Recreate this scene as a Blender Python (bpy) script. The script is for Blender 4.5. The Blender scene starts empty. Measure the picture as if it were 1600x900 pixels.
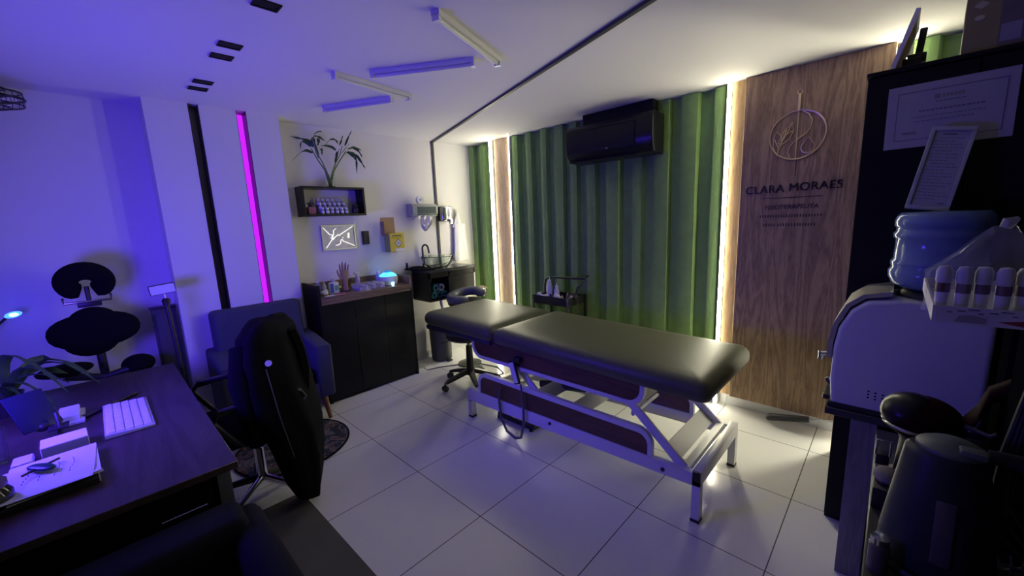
import bpy, bmesh, math, random
from mathutils import Vector, Matrix
random.seed(7)
S = bpy.context.scene
COL = S.collection
PI = math.pi

# ------------------------------------------------------------------ camera
cam_d = bpy.data.cameras.new('camera')
cam = bpy.data.objects.new('camera', cam_d)
COL.objects.link(cam)
cam_d.sensor_width = 36.0
cam_d.lens = 623.4926 * 36.0 / 1600.0
cam_d.clip_start = 0.02
yaw, pitch, roll = -0.767084, 0.170480, -0.0412866
fw = Vector((math.sin(yaw)*math.cos(pitch), math.cos(yaw)*math.cos(pitch), -math.sin(pitch)))
r0 = Vector((math.cos(yaw), -math.sin(yaw), 0))
u0 = r0.cross(fw)
rr = r0*math.cos(roll) + u0*math.sin(roll)
uu = -r0*math.sin(roll) + u0*math.cos(roll)
M = Matrix(((rr.x, uu.x, -fw.x, 1.48552), (rr.y, uu.y, -fw.y, -1.22243), (rr.z, uu.z, -fw.z, 1.56869), (0, 0, 0, 1)))
cam.matrix_world = M
S.camera = cam

# ------------------------------------------------------------------ world, exposure, light strengths
S.view_settings.view_transform = 'Standard'
S.view_settings.look = 'None'
S.view_settings.exposure = 0.22
S.view_settings.gamma = 1.0
S.view_settings.use_curve_mapping = False
W = bpy.data.worlds.new('world'); S.world = W; W.use_nodes = True
W.node_tree.nodes['Background'].inputs[0].default_value = (0.02, 0.02, 0.03, 1)
W.node_tree.nodes['Background'].inputs[1].default_value = 1.0
LED = 52.0          # warm white strips on the curtain wall
LED_COL = (1.0, 0.94, 0.70)
BLUE = 58.0          # computer monitor, blue picture
BLUE_COL = (0.075, 0.03, 1.0)
MAG = 1.25           # violet strip in the wall slot

def area(name, loc, rot, sx, sy, power, color):
    l = bpy.data.lights.new(name, 'AREA'); l.shape = 'RECTANGLE'; l.size = sx; l.size_y = sy
    l.energy = power; l.color = color
    o = bpy.data.objects.new(name, l); COL.objects.link(o); o.location = loc; o.rotation_euler = rot
    return o

# ------------------------------------------------------------------ materials
MATS = {}
def mat(name, col, rough=0.6, metal=0.0, spec=0.5, emit=None, es=0.0, var=0.0, vscale=8.0, bump=0.0, bscale=60.0,
        alpha=1.0, trans=0.0, ior=1.45, sheen=0.0, coat=0.0):
    if name in MATS: return MATS[name]
    m = bpy.data.materials.new(name); m.use_nodes = True
    nt = m.node_tree; b = nt.nodes['Principled BSDF']
    b.inputs['Base Color'].default_value = (*col, 1); b.inputs['Roughness'].default_value = rough
    b.inputs['Metallic'].default_value = metal; b.inputs['Specular IOR Level'].default_value = spec
    b.inputs['Alpha'].default_value = alpha; b.inputs['Transmission Weight'].default_value = trans
    b.inputs['IOR'].default_value = ior; b.inputs['Sheen Weight'].default_value = sheen
    b.inputs['Coat Weight'].default_value = coat
    if emit:
        b.inputs['Emission Color'].default_value = (*emit, 1); b.inputs['Emission Strength'].default_value = es
    if var > 0 or bump > 0:
        tc = nt.nodes.new('ShaderNodeTexCoord')
    if var > 0:
        n = nt.nodes.new('ShaderNodeTexNoise'); n.inputs['Scale'].default_value = vscale; n.inputs['Detail'].default_value = 4
        nt.links.new(tc.outputs['Object'], n.inputs['Vector'])
        mx = nt.nodes.new('ShaderNodeMix'); mx.data_type = 'RGBA'
        mx.inputs[6].default_value = (*[c*(1-var) for c in col], 1); mx.inputs[7].default_value = (*[min(1, c*(1+var)) for c in col], 1)
        nt.links.new(n.outputs['Fac'], mx.inputs[0]); nt.links.new(mx.outputs[2], b.inputs['Base Color'])
    if bump > 0:
        n2 = nt.nodes.new('ShaderNodeTexNoise'); n2.inputs['Scale'].default_value = bscale; n2.inputs['Detail'].default_value = 3
        nt.links.new(tc.outputs['Object'], n2.inputs['Vector'])
        bp = nt.nodes.new('ShaderNodeBump'); bp.inputs['Strength'].default_value = bump; bp.inputs['Distance'].default_value = 0.004
        nt.links.new(n2.outputs['Fac'], bp.inputs['Height']); nt.links.new(bp.outputs[0], b.inputs['Normal'])
    MATS[name] = m
    return m

def wood(name, c1, c2, rough=0.5, axis='Z', scale=1.0, dist=3.0, rings=7.0):
    m = bpy.data.materials.new(name); m.use_nodes = True; nt = m.node_tree; b = nt.nodes['Principled BSDF']
    tc = nt.nodes.new('ShaderNodeTexCoord'); mp = nt.nodes.new('ShaderNodeMapping')
    st = 0.10
    mp.inputs['Scale'].default_value = {'Z': (1, 1, st), 'X': (st, 1, 1), 'Y': (1, st, 1)}[axis]
    nt.links.new(tc.outputs['Object'], mp.inputs['Vector'])
    n1 = nt.nodes.new('ShaderNodeTexNoise'); n1.inputs['Scale'].default_value = 5*scale; n1.inputs['Detail'].default_value = 5
    n1.inputs['Distortion'].default_value = 0.6
    nt.links.new(mp.outputs[0], n1.inputs['Vector'])
    mul = nt.nodes.new('ShaderNodeMath'); mul.operation = 'MULTIPLY'; mul.inputs[1].default_value = rings
    nt.links.new(n1.outputs['Fac'], mul.inputs[0])
    fr = nt.nodes.new('ShaderNodeMath'); fr.operation = 'PINGPONG'; fr.inputs[1].default_value = 0.5
    nt.links.new(mul.outputs[0], fr.inputs[0])
    n2 = nt.nodes.new('ShaderNodeTexNoise'); n2.inputs['Scale'].default_value = 110*scale; n2.inputs['Detail'].default_value = 3
    nt.links.new(mp.outputs[0], n2.inputs['Vector'])
    ad = nt.nodes.new('ShaderNodeMath'); ad.operation = 'ADD'
    nt.links.new(fr.outputs[0], ad.inputs[0]); nt.links.new(n2.outputs['Fac'], ad.inputs[1])
    cr = nt.nodes.new('ShaderNodeValToRGB'); cr.color_ramp.elements[0].position = 0.35; cr.color_ramp.elements[1].position = 1.05
    cr.color_ramp.elements[0].color = (*c1, 1); cr.color_ramp.elements[1].color = (*c2, 1)
    nt.links.new(ad.outputs[0], cr.inputs[0]); nt.links.new(cr.outputs[0], b.inputs['Base Color'])
    b.inputs['Roughness'].default_value = rough
    return m

def floor_mat():
    m = bpy.data.materials.new('porcelain_floor_tiles'); m.use_nodes = True; nt = m.node_tree; b = nt.nodes['Principled BSDF']
    tc = nt.nodes.new('ShaderNodeTexCoord'); sp = nt.nodes.new('ShaderNodeSeparateXYZ'); nt.links.new(tc.outputs['Object'], sp.inputs[0])
    outs = []
    for ax in (0, 1):
        d = nt.nodes.new('ShaderNodeMath'); d.operation = 'DIVIDE'; d.inputs[1].default_value = 0.6
        nt.links.new(sp.outputs[ax], d.inputs[0])
        a = nt.nodes.new('ShaderNodeMath'); a.operation = 'PINGPONG'; a.inputs[1].default_value = 0.5
        nt.links.new(d.outputs[0], a.inputs[0]); outs.append(a)
    mn = nt.nodes.new('ShaderNodeMath'); mn.operation = 'MINIMUM'
    nt.links.new(outs[0].outputs[0], mn.inputs[0]); nt.links.new(outs[1].outputs[0], mn.inputs[1])
    lt = nt.nodes.new('ShaderNodeMath'); lt.operation = 'LESS_THAN'; lt.inputs[1].default_value = 0.0038
    nt.links.new(mn.outputs[0], lt.inputs[0])
    n = nt.nodes.new('ShaderNodeTexNoise'); n.inputs['Scale'].default_value = 2.5; n.inputs['Detail'].default_value = 5
    nt.links.new(tc.outputs['Object'], n.inputs['Vector'])
    mx = nt.nodes.new('ShaderNodeMix'); mx.data_type = 'RGBA'
    mx.inputs[6].default_value = (0.78, 0.78, 0.78, 1); mx.inputs[7].default_value = (0.86, 0.86, 0.85, 1)
    nt.links.new(n.outputs['Fac'], mx.inputs[0])
    m2 = nt.nodes.new('ShaderNodeMix'); m2.data_type = 'RGBA'; m2.inputs[7].default_value = (0.07, 0.065, 0.06, 1)
    nt.links.new(lt.outputs[0], m2.inputs[0]); nt.links.new(mx.outputs[2], m2.inputs[6])
    nt.links.new(m2.outputs[2], b.inputs['Base Color'])
    m3 = nt.nodes.new('ShaderNodeMath'); m3.operation = 'MULTIPLY_ADD'; m3.inputs[1].default_value = 0.6; m3.inputs[2].default_value = 0.17
    nt.links.new(lt.outputs[0], m3.inputs[0]); nt.links.new(m3.outputs[0], b.inputs['Roughness'])
    return m

def speckle(name, cols, scale, rough=0.9):
    m = bpy.data.materials.new(name); m.use_nodes = True; nt = m.node_tree; b = nt.nodes['Principled BSDF']
    tc = nt.nodes.new('ShaderNodeTexCoord'); v = nt.nodes.new('ShaderNodeTexNoise'); v.inputs['Scale'].default_value = scale
    v.inputs['Detail'].default_value = 3; v.inputs['Distortion'].default_value = 1.5
    nt.links.new(tc.outputs['Object'], v.inputs['Vector'])
    cr = nt.nodes.new('ShaderNodeValToRGB'); cr.color_ramp.interpolation = 'CONSTANT'
    e = cr.color_ramp.elements
    e[0].position = 0.0; e[0].color = (*cols[0], 1); e[1].position = 0.44; e[1].color = (*cols[1], 1)
    for i, c in enumerate(cols[2:]):
        q = e.new(0.5 + 0.06*i); q.color = (*c, 1)
    nt.links.new(v.outputs['Fac'], cr.inputs[0]); nt.links.new(cr.outputs[0], b.inputs['Base Color'])
    b.inputs['Roughness'].default_value = rough
    return m

WALL = mat('white_wall_paint', (0.72, 0.71, 0.68), 0.75, var=0.03, vscale=3, bump=0.05, bscale=90)
CEIL = mat('ceiling_paint', (0.74, 0.73, 0.71), 0.8, var=0.02, vscale=2)
FLOOR = floor_mat()
PANELW = wood('oak_panel_wood', (0.18, 0.108, 0.058), (0.41, 0.27, 0.155), 0.55, 'Z', 1.6, rings=9)
BANDW = wood('light_oak_wood', (0.33, 0.22, 0.12), (0.52, 0.38, 0.24), 0.55, 'Z', 1.6, rings=9)
BANDW2 = wood('amber_oak_wood', (0.20, 0.12, 0.05), (0.32, 0.21, 0.10), 0.55, 'Z', 1.6, rings=9)
DESKW = wood('dark_desk_wood', (0.035, 0.022, 0.02), (0.07, 0.048, 0.042), 0.38, 'X', 1.2)
COUNTW = wood('counter_top_wood', (0.10, 0.06, 0.035), (0.22, 0.14, 0.085), 0.4, 'Y', 1.4)
LAMW = wood('bed_laminate_wood', (0.07, 0.03, 0.018), (0.13, 0.062, 0.035), 0.4, 'X', 1.4)
GREYW = wood('grey_shelf_wood', (0.16, 0.145, 0.14), (0.27, 0.25, 0.24), 0.6, 'Z', 1.3)
LEGW = wood('armchair_leg_wood', (0.22, 0.09, 0.035), (0.36, 0.17, 0.07), 0.45, 'Z', 2)
GREEN = mat('green_curtain_fabric', (0.185, 0.315, 0.10), 0.85, var=0.18, vscale=14, bump=0.35, bscale=160, sheen=0.2)
BLACK = mat('matte_black', (0.008, 0.008, 0.009), 0.55, spec=0.2)
BLACKG = mat('gloss_black', (0.01, 0.01, 0.012), 0.3, spec=0.3)
BLACKD = mat('dull_black', (0.006, 0.006, 0.007), 0.95, spec=0.0)
BLACKP = mat('black_plastic', (0.018, 0.018, 0.02), 0.4, var=0.1)
BLACKL = mat('black_laminate', (0.006, 0.006, 0.007), 0.3, spec=0.3, var=0.15, vscale=3)
BLACKF = mat('black_fabric', (0.004, 0.004, 0.005), 0.95, spec=0.15, bump=0.3, bscale=200)
CHAR = mat('charcoal_plastic', (0.05, 0.05, 0.055), 0.5)
VINYL = mat('dark_green_grey_vinyl', (0.092, 0.098, 0.052), 0.44, var=0.06, vscale=6, bump=0.12, bscale=260)
BVINYL = mat('dark_blue_vinyl', (0.035, 0.038, 0.06), 0.5, var=0.08, bump=0.1, bscale=200)
NAVY = mat('navy_upholstery', (0.05, 0.055, 0.085), 0.85, var=0.15, vscale=20, bump=0.3, bscale=220)
WMETAL = mat('white_enamelled_steel', (0.72, 0.72, 0.72), 0.32)
WPLAST = mat('white_plastic', (0.72, 0.72, 0.72), 0.35, var=0.02)
WCLOTH = mat('white_cloth', (0.72, 0.72, 0.74), 0.9, bump=0.3, bscale=60)
CHROME = mat('chrome', (0.75, 0.75, 0.76), 0.15, metal=1.0)
STEEL = mat('brushed_steel', (0.45, 0.47, 0.46), 0.35, metal=0.9)
GOLD = mat('satin_gold', (0.78, 0.62, 0.38), 0.35, metal=0.85)
LEDM = mat('led_strip_diffuser', (0.9, 0.9, 0.85), 0.5, emit=LED_COL, es=LED)
MAGM = mat('violet_led_diffuser', (0.5, 0.1, 0.6), 0.5, emit=(0.46, 0.012, 0.92), es=MAG)
GLASS = mat('clear_glass', (0.9, 0.95, 0.93), 0.03, trans=1.0, ior=1.25)
PAPER = mat('white_paper', (0.75, 0.75, 0.76), 0.8, var=0.03)
INK = mat('grey_ink', (0.16, 0.16, 0.19), 0.8)
CERTM = mat('certificate_paper', (0.42, 0.40, 0.42), 0.5, var=0.06, vscale=30)
LEAF = mat('dark_green_leaf', (0.035, 0.085, 0.025), 0.45, var=0.3, vscale=20)
STEMM = mat('pale_green_stem', (0.16, 0.22, 0.09), 0.5, var=0.3, vscale=40)
YELL = mat('yellow_card', (0.62, 0.52, 0.06), 0.7, var=0.05)
OLIVE = mat('olive_card', (0.36, 0.38, 0.12), 0.7)
CARD = mat('brown_cardboard', (0.36, 0.24, 0.13), 0.8, var=0.08)
SILV = mat('silver_grey_plastic', (0.30, 0.33, 0.31), 0.35)

# ------------------------------------------------------------------ mesh builder
class MB:
    def __init__(s): s.bm = bmesh.new()
    def _add(s, verts, faces):
        vs = [s.bm.verts.new(v) for v in verts]
        for f in faces:
            try: s.bm.faces.new([vs[i] for i in f])
            except ValueError: pass
        return vs
    def box(s, x0, x1, y0, y1, z0, z1, bev=0.0, seg=2, R=None, piv=None):
        t = bmesh.new()
        bmesh.ops.create_cube(t, size=1.0)
        for v in t.verts:
            v.co = Vector(((x0+x1)/2+v.co.x*(x1-x0), (y0+y1)/2+v.co.y*(y1-y0), (z0+z1)/2+v.co.z*(z1-z0)))
        if bev > 0:
            bmesh.ops.bevel(t, geom=list(t.edges), offset=bev, segments=seg, affect='EDGES', profile=0.5)
        s._merge(t, R, piv); return s
    def _merge(s, t, R=None, piv=None):
        if R is not None:
            p = Vector(piv) if piv else Vector((0, 0, 0))
            for v in t.verts: v.co = R @ (v.co-p) + p
        t.verts.index_update()
        s._add([v.co.copy() for v in t.verts], [[v.index for v in f.verts] for f in t.faces]); t.free()
    def cone(s, p0, p1, r0, r1, n=20, caps=True):
        p0 = Vector(p0); p1 = Vector(p1); d = (p1-p0).normalized()
        a = d.orthogonal().normalized(); b = d.cross(a)
        v = []
        for p, r in ((p0, r0), (p1, r1)):
            for i in range(n):
                t = 2*PI*i/n; v.append(p + a*math.cos(t)*r + b*math.sin(t)*r)
        f = [(i, (i+1) % n, n+(i+1) % n, n+i) for i in range(n)]
        if caps: f += [tuple(range(n-1, -1, -1)), tuple(range(n, 2*n))]
        s._add(v, f); return s
    def tube(s, pts, r, n=10, closed=False):
        pts = [Vector(p) for p in pts]; m = len(pts)
        rs = r if isinstance(r, (list, tuple)) else [r]*m
        v = []; prev = None
        for i, p in enumerate(pts):
            if closed: d = (pts[(i+1) % m]-pts[i-1]).normalized()
            else: d = (pts[min(i+1, m-1)]-pts[max(i-1, 0)]).normalized()
            a = d.orthogonal().normalized() if prev is None else (prev - d*prev.dot(d)).normalized()
            prev = a; b = d.cross(a)
            for k in range(n):
                t = 2*PI*k/n; v.append(p + a*math.cos(t)*rs[i] + b*math.sin(t)*rs[i])
        f = []
        for i in range(m if closed else m-1):
            j = (i+1) % m
            for k in range(n): f.append((i*n+k, i*n+(k+1) % n, j*n+(k+1) % n, j*n+k))
        if not closed: f += [tuple(range(n-1, -1, -1)), tuple(range((m-1)*n, m*n))]
        s._add(v, f); return s
    def bar(s, p0, p1, w, h, up=(0, 0, 1)):      # square tube between two points
        p0 = Vector(p0); p1 = Vector(p1); d = (p1-p0).normalized(); a = d.cross(Vector(up)).normalized(); b = a.cross(d)
        v = []
        for p in (p0, p1):
            for sx, sy in ((-1, -1), (1, -1), (1, 1), (-1, 1)): v.append(p + a*sx*w/2 + b*sy*h/2)
        s._add(v, [(0, 1, 2, 3), (7, 6, 5, 4), (0, 4, 5, 1), (1, 5, 6, 2), (2, 6, 7, 3), (3, 7, 4, 0)]); return s
    def lathe(s, c, prof, n=28, ax='Z', R=None):
        c = Vector(c); v = []; m = len(prof)
        for r, z in prof:
            for k in range(n):
                t = 2*PI*k/n; q = Vector((r*math.cos(t), r*math.sin(t), z))
                if R is not None: q = R @ q
                v.append(c+q)
        f = []
        for i in range(m-1):
            for k in range(n): f.append((i*n+k, i*n+(k+1) % n, (i+1)*n+(k+1) % n, (i+1)*n+k))
        if prof[0][0] > 1e-6: f.append(tuple(range(n-1, -1, -1)))
        if prof[-1][0] > 1e-6: f.append(tuple(range((m-1)*n, m*n)))
        s._add(v, f); return s
    def ball(s, c, rx, ry, rz, R=None, u=20, w=12, pw=1.0):
        t = bmesh.new(); bmesh.ops.create_uvsphere(t, u_segments=u, v_segments=w, radius=1.0)
        for v in t.verts:
            q = v.co.copy()
            if pw != 1.0: q = Vector([math.copysign(abs(a)**pw, a) for a in q])
            q = Vector((q.x*rx, q.y*ry, q.z*rz))
            if R is not None: q = R @ q
            v.co = q + Vector(c)
        s._merge(t); return s
    def prism(s, poly, axis, a0, a1, bev=0.0):
        # poly = list of 2-D points; axis 'X': (y,z), 'Y': (x,z), 'Z': (x,y)
        def P(p, a): return {'X': Vector((a, p[0], p[1])), 'Y': Vector((p[0], a, p[1])), 'Z': Vector((p[0], p[1], a))}[axis]
        t = bmesh.new()
        lo = [t.verts.new(P(p, a0)) for p in poly]; hi = [t.verts.new(P(p, a1)) for p in poly]; n = len(poly)
        t.faces.new(lo[::-1]); t.faces.new(hi)
        for i in range(n): t.faces.new([lo[i], lo[(i+1) % n], hi[(i+1) % n], hi[i]])
        bmesh.ops.recalc_face_normals(t, faces=t.faces)
        if bev > 0:
            es = [e for e in t.edges if (e.verts[0] in lo) == (e.verts[1] in lo)]
            bmesh.ops.bevel(t, geom=es, offset=bev, segments=3, affect='EDGES', profile=0.5)
        s._merge(t); return s
    def loft(s, secs, close=True):
        m = len(secs); n = len(secs[0]); v = [Vector(p) for q in secs for p in q]
        f = []
        for i in range(m-1):
            for k in range(n): f.append((i*n+k, i*n+(k+1) % n, (i+1)*n+(k+1) % n, (i+1)*n+k))
        if close: f += [tuple(range(n-1, -1, -1)), tuple(range((m-1)*n, m*n))]
        s._add(v, f); return s
    def ribbon(s, pts, w, side, thick=0.0012):   # tapered leaf along a polyline
        pts = [Vector(p) for p in pts]
        P = []
        for i in range(len(pts)-1):
            for k in range(3): P.append(pts[i].lerp(pts[i+1], k/3))
        P.append(pts[-1])
        for _ in range(2): P = [P[0]] + [(P[i-1]+P[i]*2+P[i+1])/4 for i in range(1, len(P)-1)] + [P[-1]]
        m = len(P); v = []; side = Vector(side)
        for i, p in enumerate(P):
            t = i/(m-1); ww = w*(0.25+0.75*math.sin(PI*min(1, t*1.25+0.12)) if t < 0.7 else max(0.03, (1-t)/0.3*0.93))
            d = (P[min(i+1, m-1)]-P[max(i-1, 0)]).normalized(); a = (side - d*side.dot(d)).normalized(); b = d.cross(a)
            v += [p+a*ww, p+b*(thick+ww*0.25), p-a*ww, p-b*thick+b*ww*0.15]
        f = []
        for i in range(m-1):
            for k in range(4): f.append((i*4+k, i*4+(k+1) % 4, (i+1)*4+(k+1) % 4, (i+1)*4+k))
        f += [(3, 2, 1, 0), tuple(range((m-1)*4, m*4))]
        s._add(v, f); return s
    def build(s, name, m, parent=None, ang=38, smooth=True, origin=None):
        bmesh.ops.recalc_face_normals(s.bm, faces=s.bm.faces)
        for f in s.bm.faces: f.smooth = smooth
        for e in s.bm.edges:
            if len(e.link_faces) == 2 and e.calc_face_angle(0) > math.radians(ang): e.smooth = False
        if parent is not None:
            off = Vector(parent['_o'])
        elif origin is not None: off = Vector(origin)
        else:
            c = [v.co for v in s.bm.verts]
            off = Vector(((min(v.x for v in c)+max(v.x for v in c))/2, (min(v.y for v in c)+max(v.y for v in c))/2, min(v.z for v in c)))
        for v in s.bm.verts: v.co -= off
        me = bpy.data.meshes.new(name); s.bm.to_mesh(me); s.bm.free()
        me.materials.append(m)
        o = bpy.data.objects.new(name, me); COL.objects.link(o)
        if parent is not None: o.parent = parent; o['_o'] = tuple(off)
        else: o.location = off; o['_o'] = tuple(off)
        return o

def tag(o, label, cat, group=None):
    o['label'] = label; o['category'] = cat
    if group: o['group'] = group
    return o
def thing(name, label, cat, loc=(0, 0, 0), group=None):
    o = bpy.data.objects.new(name, None); COL.objects.link(o); o.location = loc; o['_o'] = tuple(loc); o.empty_display_size = 0.05
    return tag(o, label, cat, group)
def struct(name, mb, m, origin=(0, 0, 0)):
    o = mb.build(name, m, origin=origin, smooth=False); o['kind'] = 'structure'; return o
def single(name, mb, m, label, cat, group=None, **k):
    return tag(mb.build(name, m, **k), label, cat, group)
def dup(o, loc, label=None):
    c = o.copy(); COL.objects.link(c); c.location = loc
    if label: c['label'] = label
    for ch in o.children:
        d = ch.copy(); COL.objects.link(d); d.parent = c
        for g in ch.children:
            e = g.copy(); COL.objects.link(e); e.parent = d
    return c
def rotz(a): return Matrix.Rotation(a, 3, 'Z')
def rot(ax, a): return Matrix.Rotation(a, 3, ax)
def text(name, body, size, loc, R, m, parent, ext=0.002, sx=1.0):
    cu = bpy.data.curves.new(name, 'FONT'); cu.body = body; cu.size = size; cu.extrude = ext; cu.align_x = 'CENTER'; cu.align_y = 'CENTER'
    t = bpy.data.objects.new(name, cu); COL.objects.link(t)
    bpy.context.view_layer.update()
    me = bpy.data.meshes.new_from_object(t.evaluated_get(bpy.context.evaluated_depsgraph_get()))
    bpy.data.objects.remove(t); 
    off = Vector(parent['_o'])
    for v in me.vertices:
        q = Vector((v.co.x*sx, v.co.y, v.co.z)); v.co = R @ q + Vector(loc) - off
    me.materials.clear(); me.materials.append(m)
    o = bpy.data.objects.new(name, me); COL.objects.link(o); o.parent = parent; o['_o'] = tuple(off)
    return o
def rrect(x0, x1, y0, y1, r, n=6, corners=(1, 1, 1, 1)):
    out = []
    for i, (cx, cy, a0) in enumerate(((x1-r, y0+r, -PI/2), (x1-r, y1-r, 0), (x0+r, y1-r, PI/2), (x0+r, y0+r, PI))):
        if corners[i]:
            for k in range(n+1):
                a = a0 + PI/2*k/n; out.append((cx+r*math.cos(a), cy+r*math.sin(a)))
        else: out.append(((x1, y0), (x1, y1), (x0, y1), (x0, y0))[i])
    return out

# ================================================================== THE ROOM
H = 2.47
struct('floor', MB().box(-2.6, 2.1, -3.1, 2.35, -0.06, 0.0), FLOOR)
struct('ceiling', MB().box(-2.6, 2.1, -3.1, 2.35, H, H+0.08), CEIL)
wl = MB().box(-2.54, -2.40, -0.03, 2.35, 0, H)
wl.box(-2.58, -2.44, -3.1, -0.03, 0, H)
struct('wall_left', wl, WALL)
struct('wall_back', MB().box(-2.6, 2.1, 2.22, 2.34, 0, H), WALL)
DARKW = mat('dark_wall_paint', (0.38, 0.36, 0.38), 0.8, var=0.05, vscale=3)
struct('wall_right', MB().box(2.0, 2.1, -3.1, 2.35, 0, H), mat('charcoal_wall_paint', (0.03, 0.03, 0.032), 0.8, var=0.05, vscale=3))
struct('wall_front', MB().box(-2.6, 2.1, -3.1, -3.0, 0, H), DARKW)
pl = MB()
for a, b in ((-0.85, -0.607), (-0.545, -0.318), (-0.25, -0.025)): pl.box(-2.44, -2.22, a, b, 0, H)
pl.box(-2.44, -2.33, -0.607, -0.545, 0, H); pl.box(-2.44, -2.33, -0.318, -0.25, 0, H)
struct('wall_left_pilaster', pl, WALL)
LIN = mat('black_slot_lining', (0.05, 0.05, 0.04), 0.35, var=0.2)
OLV = mat('bronze_slot_mirror', (0.34, 0.33, 0.17), 0.4, metal=0.3, var=0.15)
for i, (a, b) in enumerate(((-0.607, -0.545), (-0.318, -0.25))):
    t = MB().box(-2.33, -2.222, b-0.004, b, 0, H).box(-2.33, -2.222, a, a+0.004, 0, H)
    struct('trim_%d' % (i+1), t, LIN)
struct('trim_3', MB().box(-2.33, -2.325, -0.603, -0.549, 0, H), OLV)
vl = thing('violet_led_light', 'glowing violet light strip recessed in a tall slot of the left wall', 'light', (-2.325, -0.289, 0.3))
MB().box(-2.326, -2.322, -0.314, -0.254, 0.3, H-0.01).build('diffuser', MAGM, vl)
MB().box(-2.33, -2.326, -0.314, -0.254, 0.3, H-0.01).build('channel', STEEL, vl)
SK = mat('skirting_tile', (0.60, 0.62, 0.64), 0.3)
sk = MB(); x = -2.4
while x < 2.0:
    sk.box(x+0.0015, min(x+0.5985, 2.0), 2.175, 2.22, 0, 0.115); x += 0.6
struct('baseboard_back', sk, SK)
struct('baseboard_left', MB().box(-2.40, -2.388, -0.02, 2.2, 0, 0.075), SK)

# ---------------- curtains
def curtain(x0, x1, label, seed, ymid=2.162, z0=0.03):
    rnd = random.Random(seed)
    pts = []; x = x0; fr = True
    while x < x1:
        w = rnd.uniform(0.065, 0.12); d = 0.028 if fr else -0.028
        d += rnd.uniform(-0.006, 0.006)
        e = min(x+w, x1)
        for k in range(5):
            pts.append((x+(e-x)*k/4, -d - (0.004 if fr else -0.004)*math.sin(PI*k/4)))
        x = e + rnd.uniform(0.008, 0.02); fr = not fr
    NZ = 26; H0 = H-0.005; v = []; f = []; n = len(pts)
    for side in (0, 1):
        for j in range(NZ+1):
            z = z0+(H0-z0)*j/NZ
            for i, (px, py) in enumerate(pts):
                wv = 0.0022*math.sin(z*2.1+px*9+seed)+0.001*math.sin(z*5.3+px*23)
                v.append(Vector((px+wv*0.7, ymid+py+wv+(0.003 if side else 0), z)))
    A = (NZ+1)*n
    for j in range(NZ):
        for i in range(n-1):
            a = j*n+i
            f.append((a, a+1, a+n+1, a+n)); f.append((A+a+1, A+a, A+a+n, A+a+n+1))
    for j in range(NZ):
        a = j*n; f.append((a, a+n, A+a+n, A+a)); a = j*n+n-1; f.append((a+n, a, A+a, A+a+n))
    for i in range(n-1):
        f.append((i+1, i, A+i, A+i+1)); a = NZ*n+i; f.append((a, a+1, A+a+1, A+a))
    mb = MB(); mb._add(v, f)
    return single('curtain', mb, GREEN, label, 'curtain', smooth=True, ang=60)
curtain(-2.395, -2.025, 'narrow green pleated curtain hanging in the corner beside the sink cabinet', 3)
curtain(-1.678, 0.515, 'wide green pleated curtain behind the black air conditioner', 11)
curtain(1.47, 1.99, 'green pleated curtain seen above the black cabinet', 5)

# ---------------- wood panels and LED strips
def wall_panel(x0, x1, y, m, label, z0=0.115):
    t = thing('wood_wall_panel', label, 'wall panel', ((x0+x1)/2, y, z0))
    MB().box(x0, x1, y, 2.215, z0, H-0.002, 0.002, 1).build('panel', m, t)
    return t
p1 = wall_panel(-1.945, -1.70, 2.125, BANDW, 'narrow light wooden wall panel between two green curtains')
p2 = wall_panel(0.64, 1.40, 2.085, PANELW, 'wide dark oak wall panel carrying the gold logo and lettering')
MB().box(0.55, 0.64, 2.115, 2.215, 0.115, H-0.002).build('side_band', BANDW2, p2)
LEDM2 = mat('dim_led_strip_diffuser', (0.9, 0.9, 0.85), 0.5, emit=LED_COL, es=LED*0.6)
def led(x0, x1, y0, y1, label, m=None, block_side=0):
    t = thing('led_strip', label, 'light', ((x0+x1)/2, (y0+y1)/2, 0.02))
    MB().box(x0, x1, y0, y0+0.008, 0.02, H-0.004).build('diffuser', m or LEDM, t)
    if block_side: MB().box(x0-0.004 if block_side < 0 else x1+0.0003, x0-0.0003 if block_side < 0 else x1+0.004, y0+0.005, y1, 0.02, H-0.004).build('spill_blocker', WPLAST, t)  # added to block light spilling sideways from the diffuser
    MB().box(x0, x1, y0+0.008, y1, 0.02, H-0.004).build('channel', WPLAST, t)
    return t
led(-1.998, -1.955, 2.10, 2.2, 'glowing white light strip between the corner curtain and the narrow wood panel', LEDM2, -1)
led(-1.694, -1.686, 2.105, 2.2, 'thin light strip at the right edge of the narrow wood panel', LEDM2, 1)
led(0.522, 0.546, 2.097, 2.2, 'glowing white light strip left of the wide oak logo panel', None, -1)
led(1.415, 1.445, 2.095, 2.2, 'glowing light strip right of the oak logo panel, behind the black cabinet')

# ---------------- logo and lettering on the panel
lg = thing('wall_logo', 'gold round wire logo with leaf and drop on the oak panel', 'logo', (0.961, 2.08, 1.88))
cx, cz, R0 = 0.961, 2.038, 0.152
def wire(pts, r=0.0035, closed=False): return MB().tube([(cx+a, 2.076, cz+b) for a, b in pts], r, 6, closed)
def arc(c, r, a0, a1, n=20): return [(c[0]+r*math.cos(math.radians(a0+(a1-a0)*i/n)), c[1]+r*math.sin(math.radians(a0+(a1-a0)*i/n))) for i in range(n+1)]
wire(arc((0, 0), R0, 0, 354, 60), 0.005, True).build('ring', GOLD, lg)
MB().box(cx-0.007, cx+0.007, 2.072, 2.08, cz+R0, cz+R0+0.10).build('stem', GOLD, lg)
wire(arc((0.0, R0+0.113), 0.013, 0, 345, 20), 0.0035, True).build('stem_eye', GOLD, lg)
wire([(0.0, -R0), (0.0, R0)], 0.0035).build('centre_line', GOLD, lg)
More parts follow.
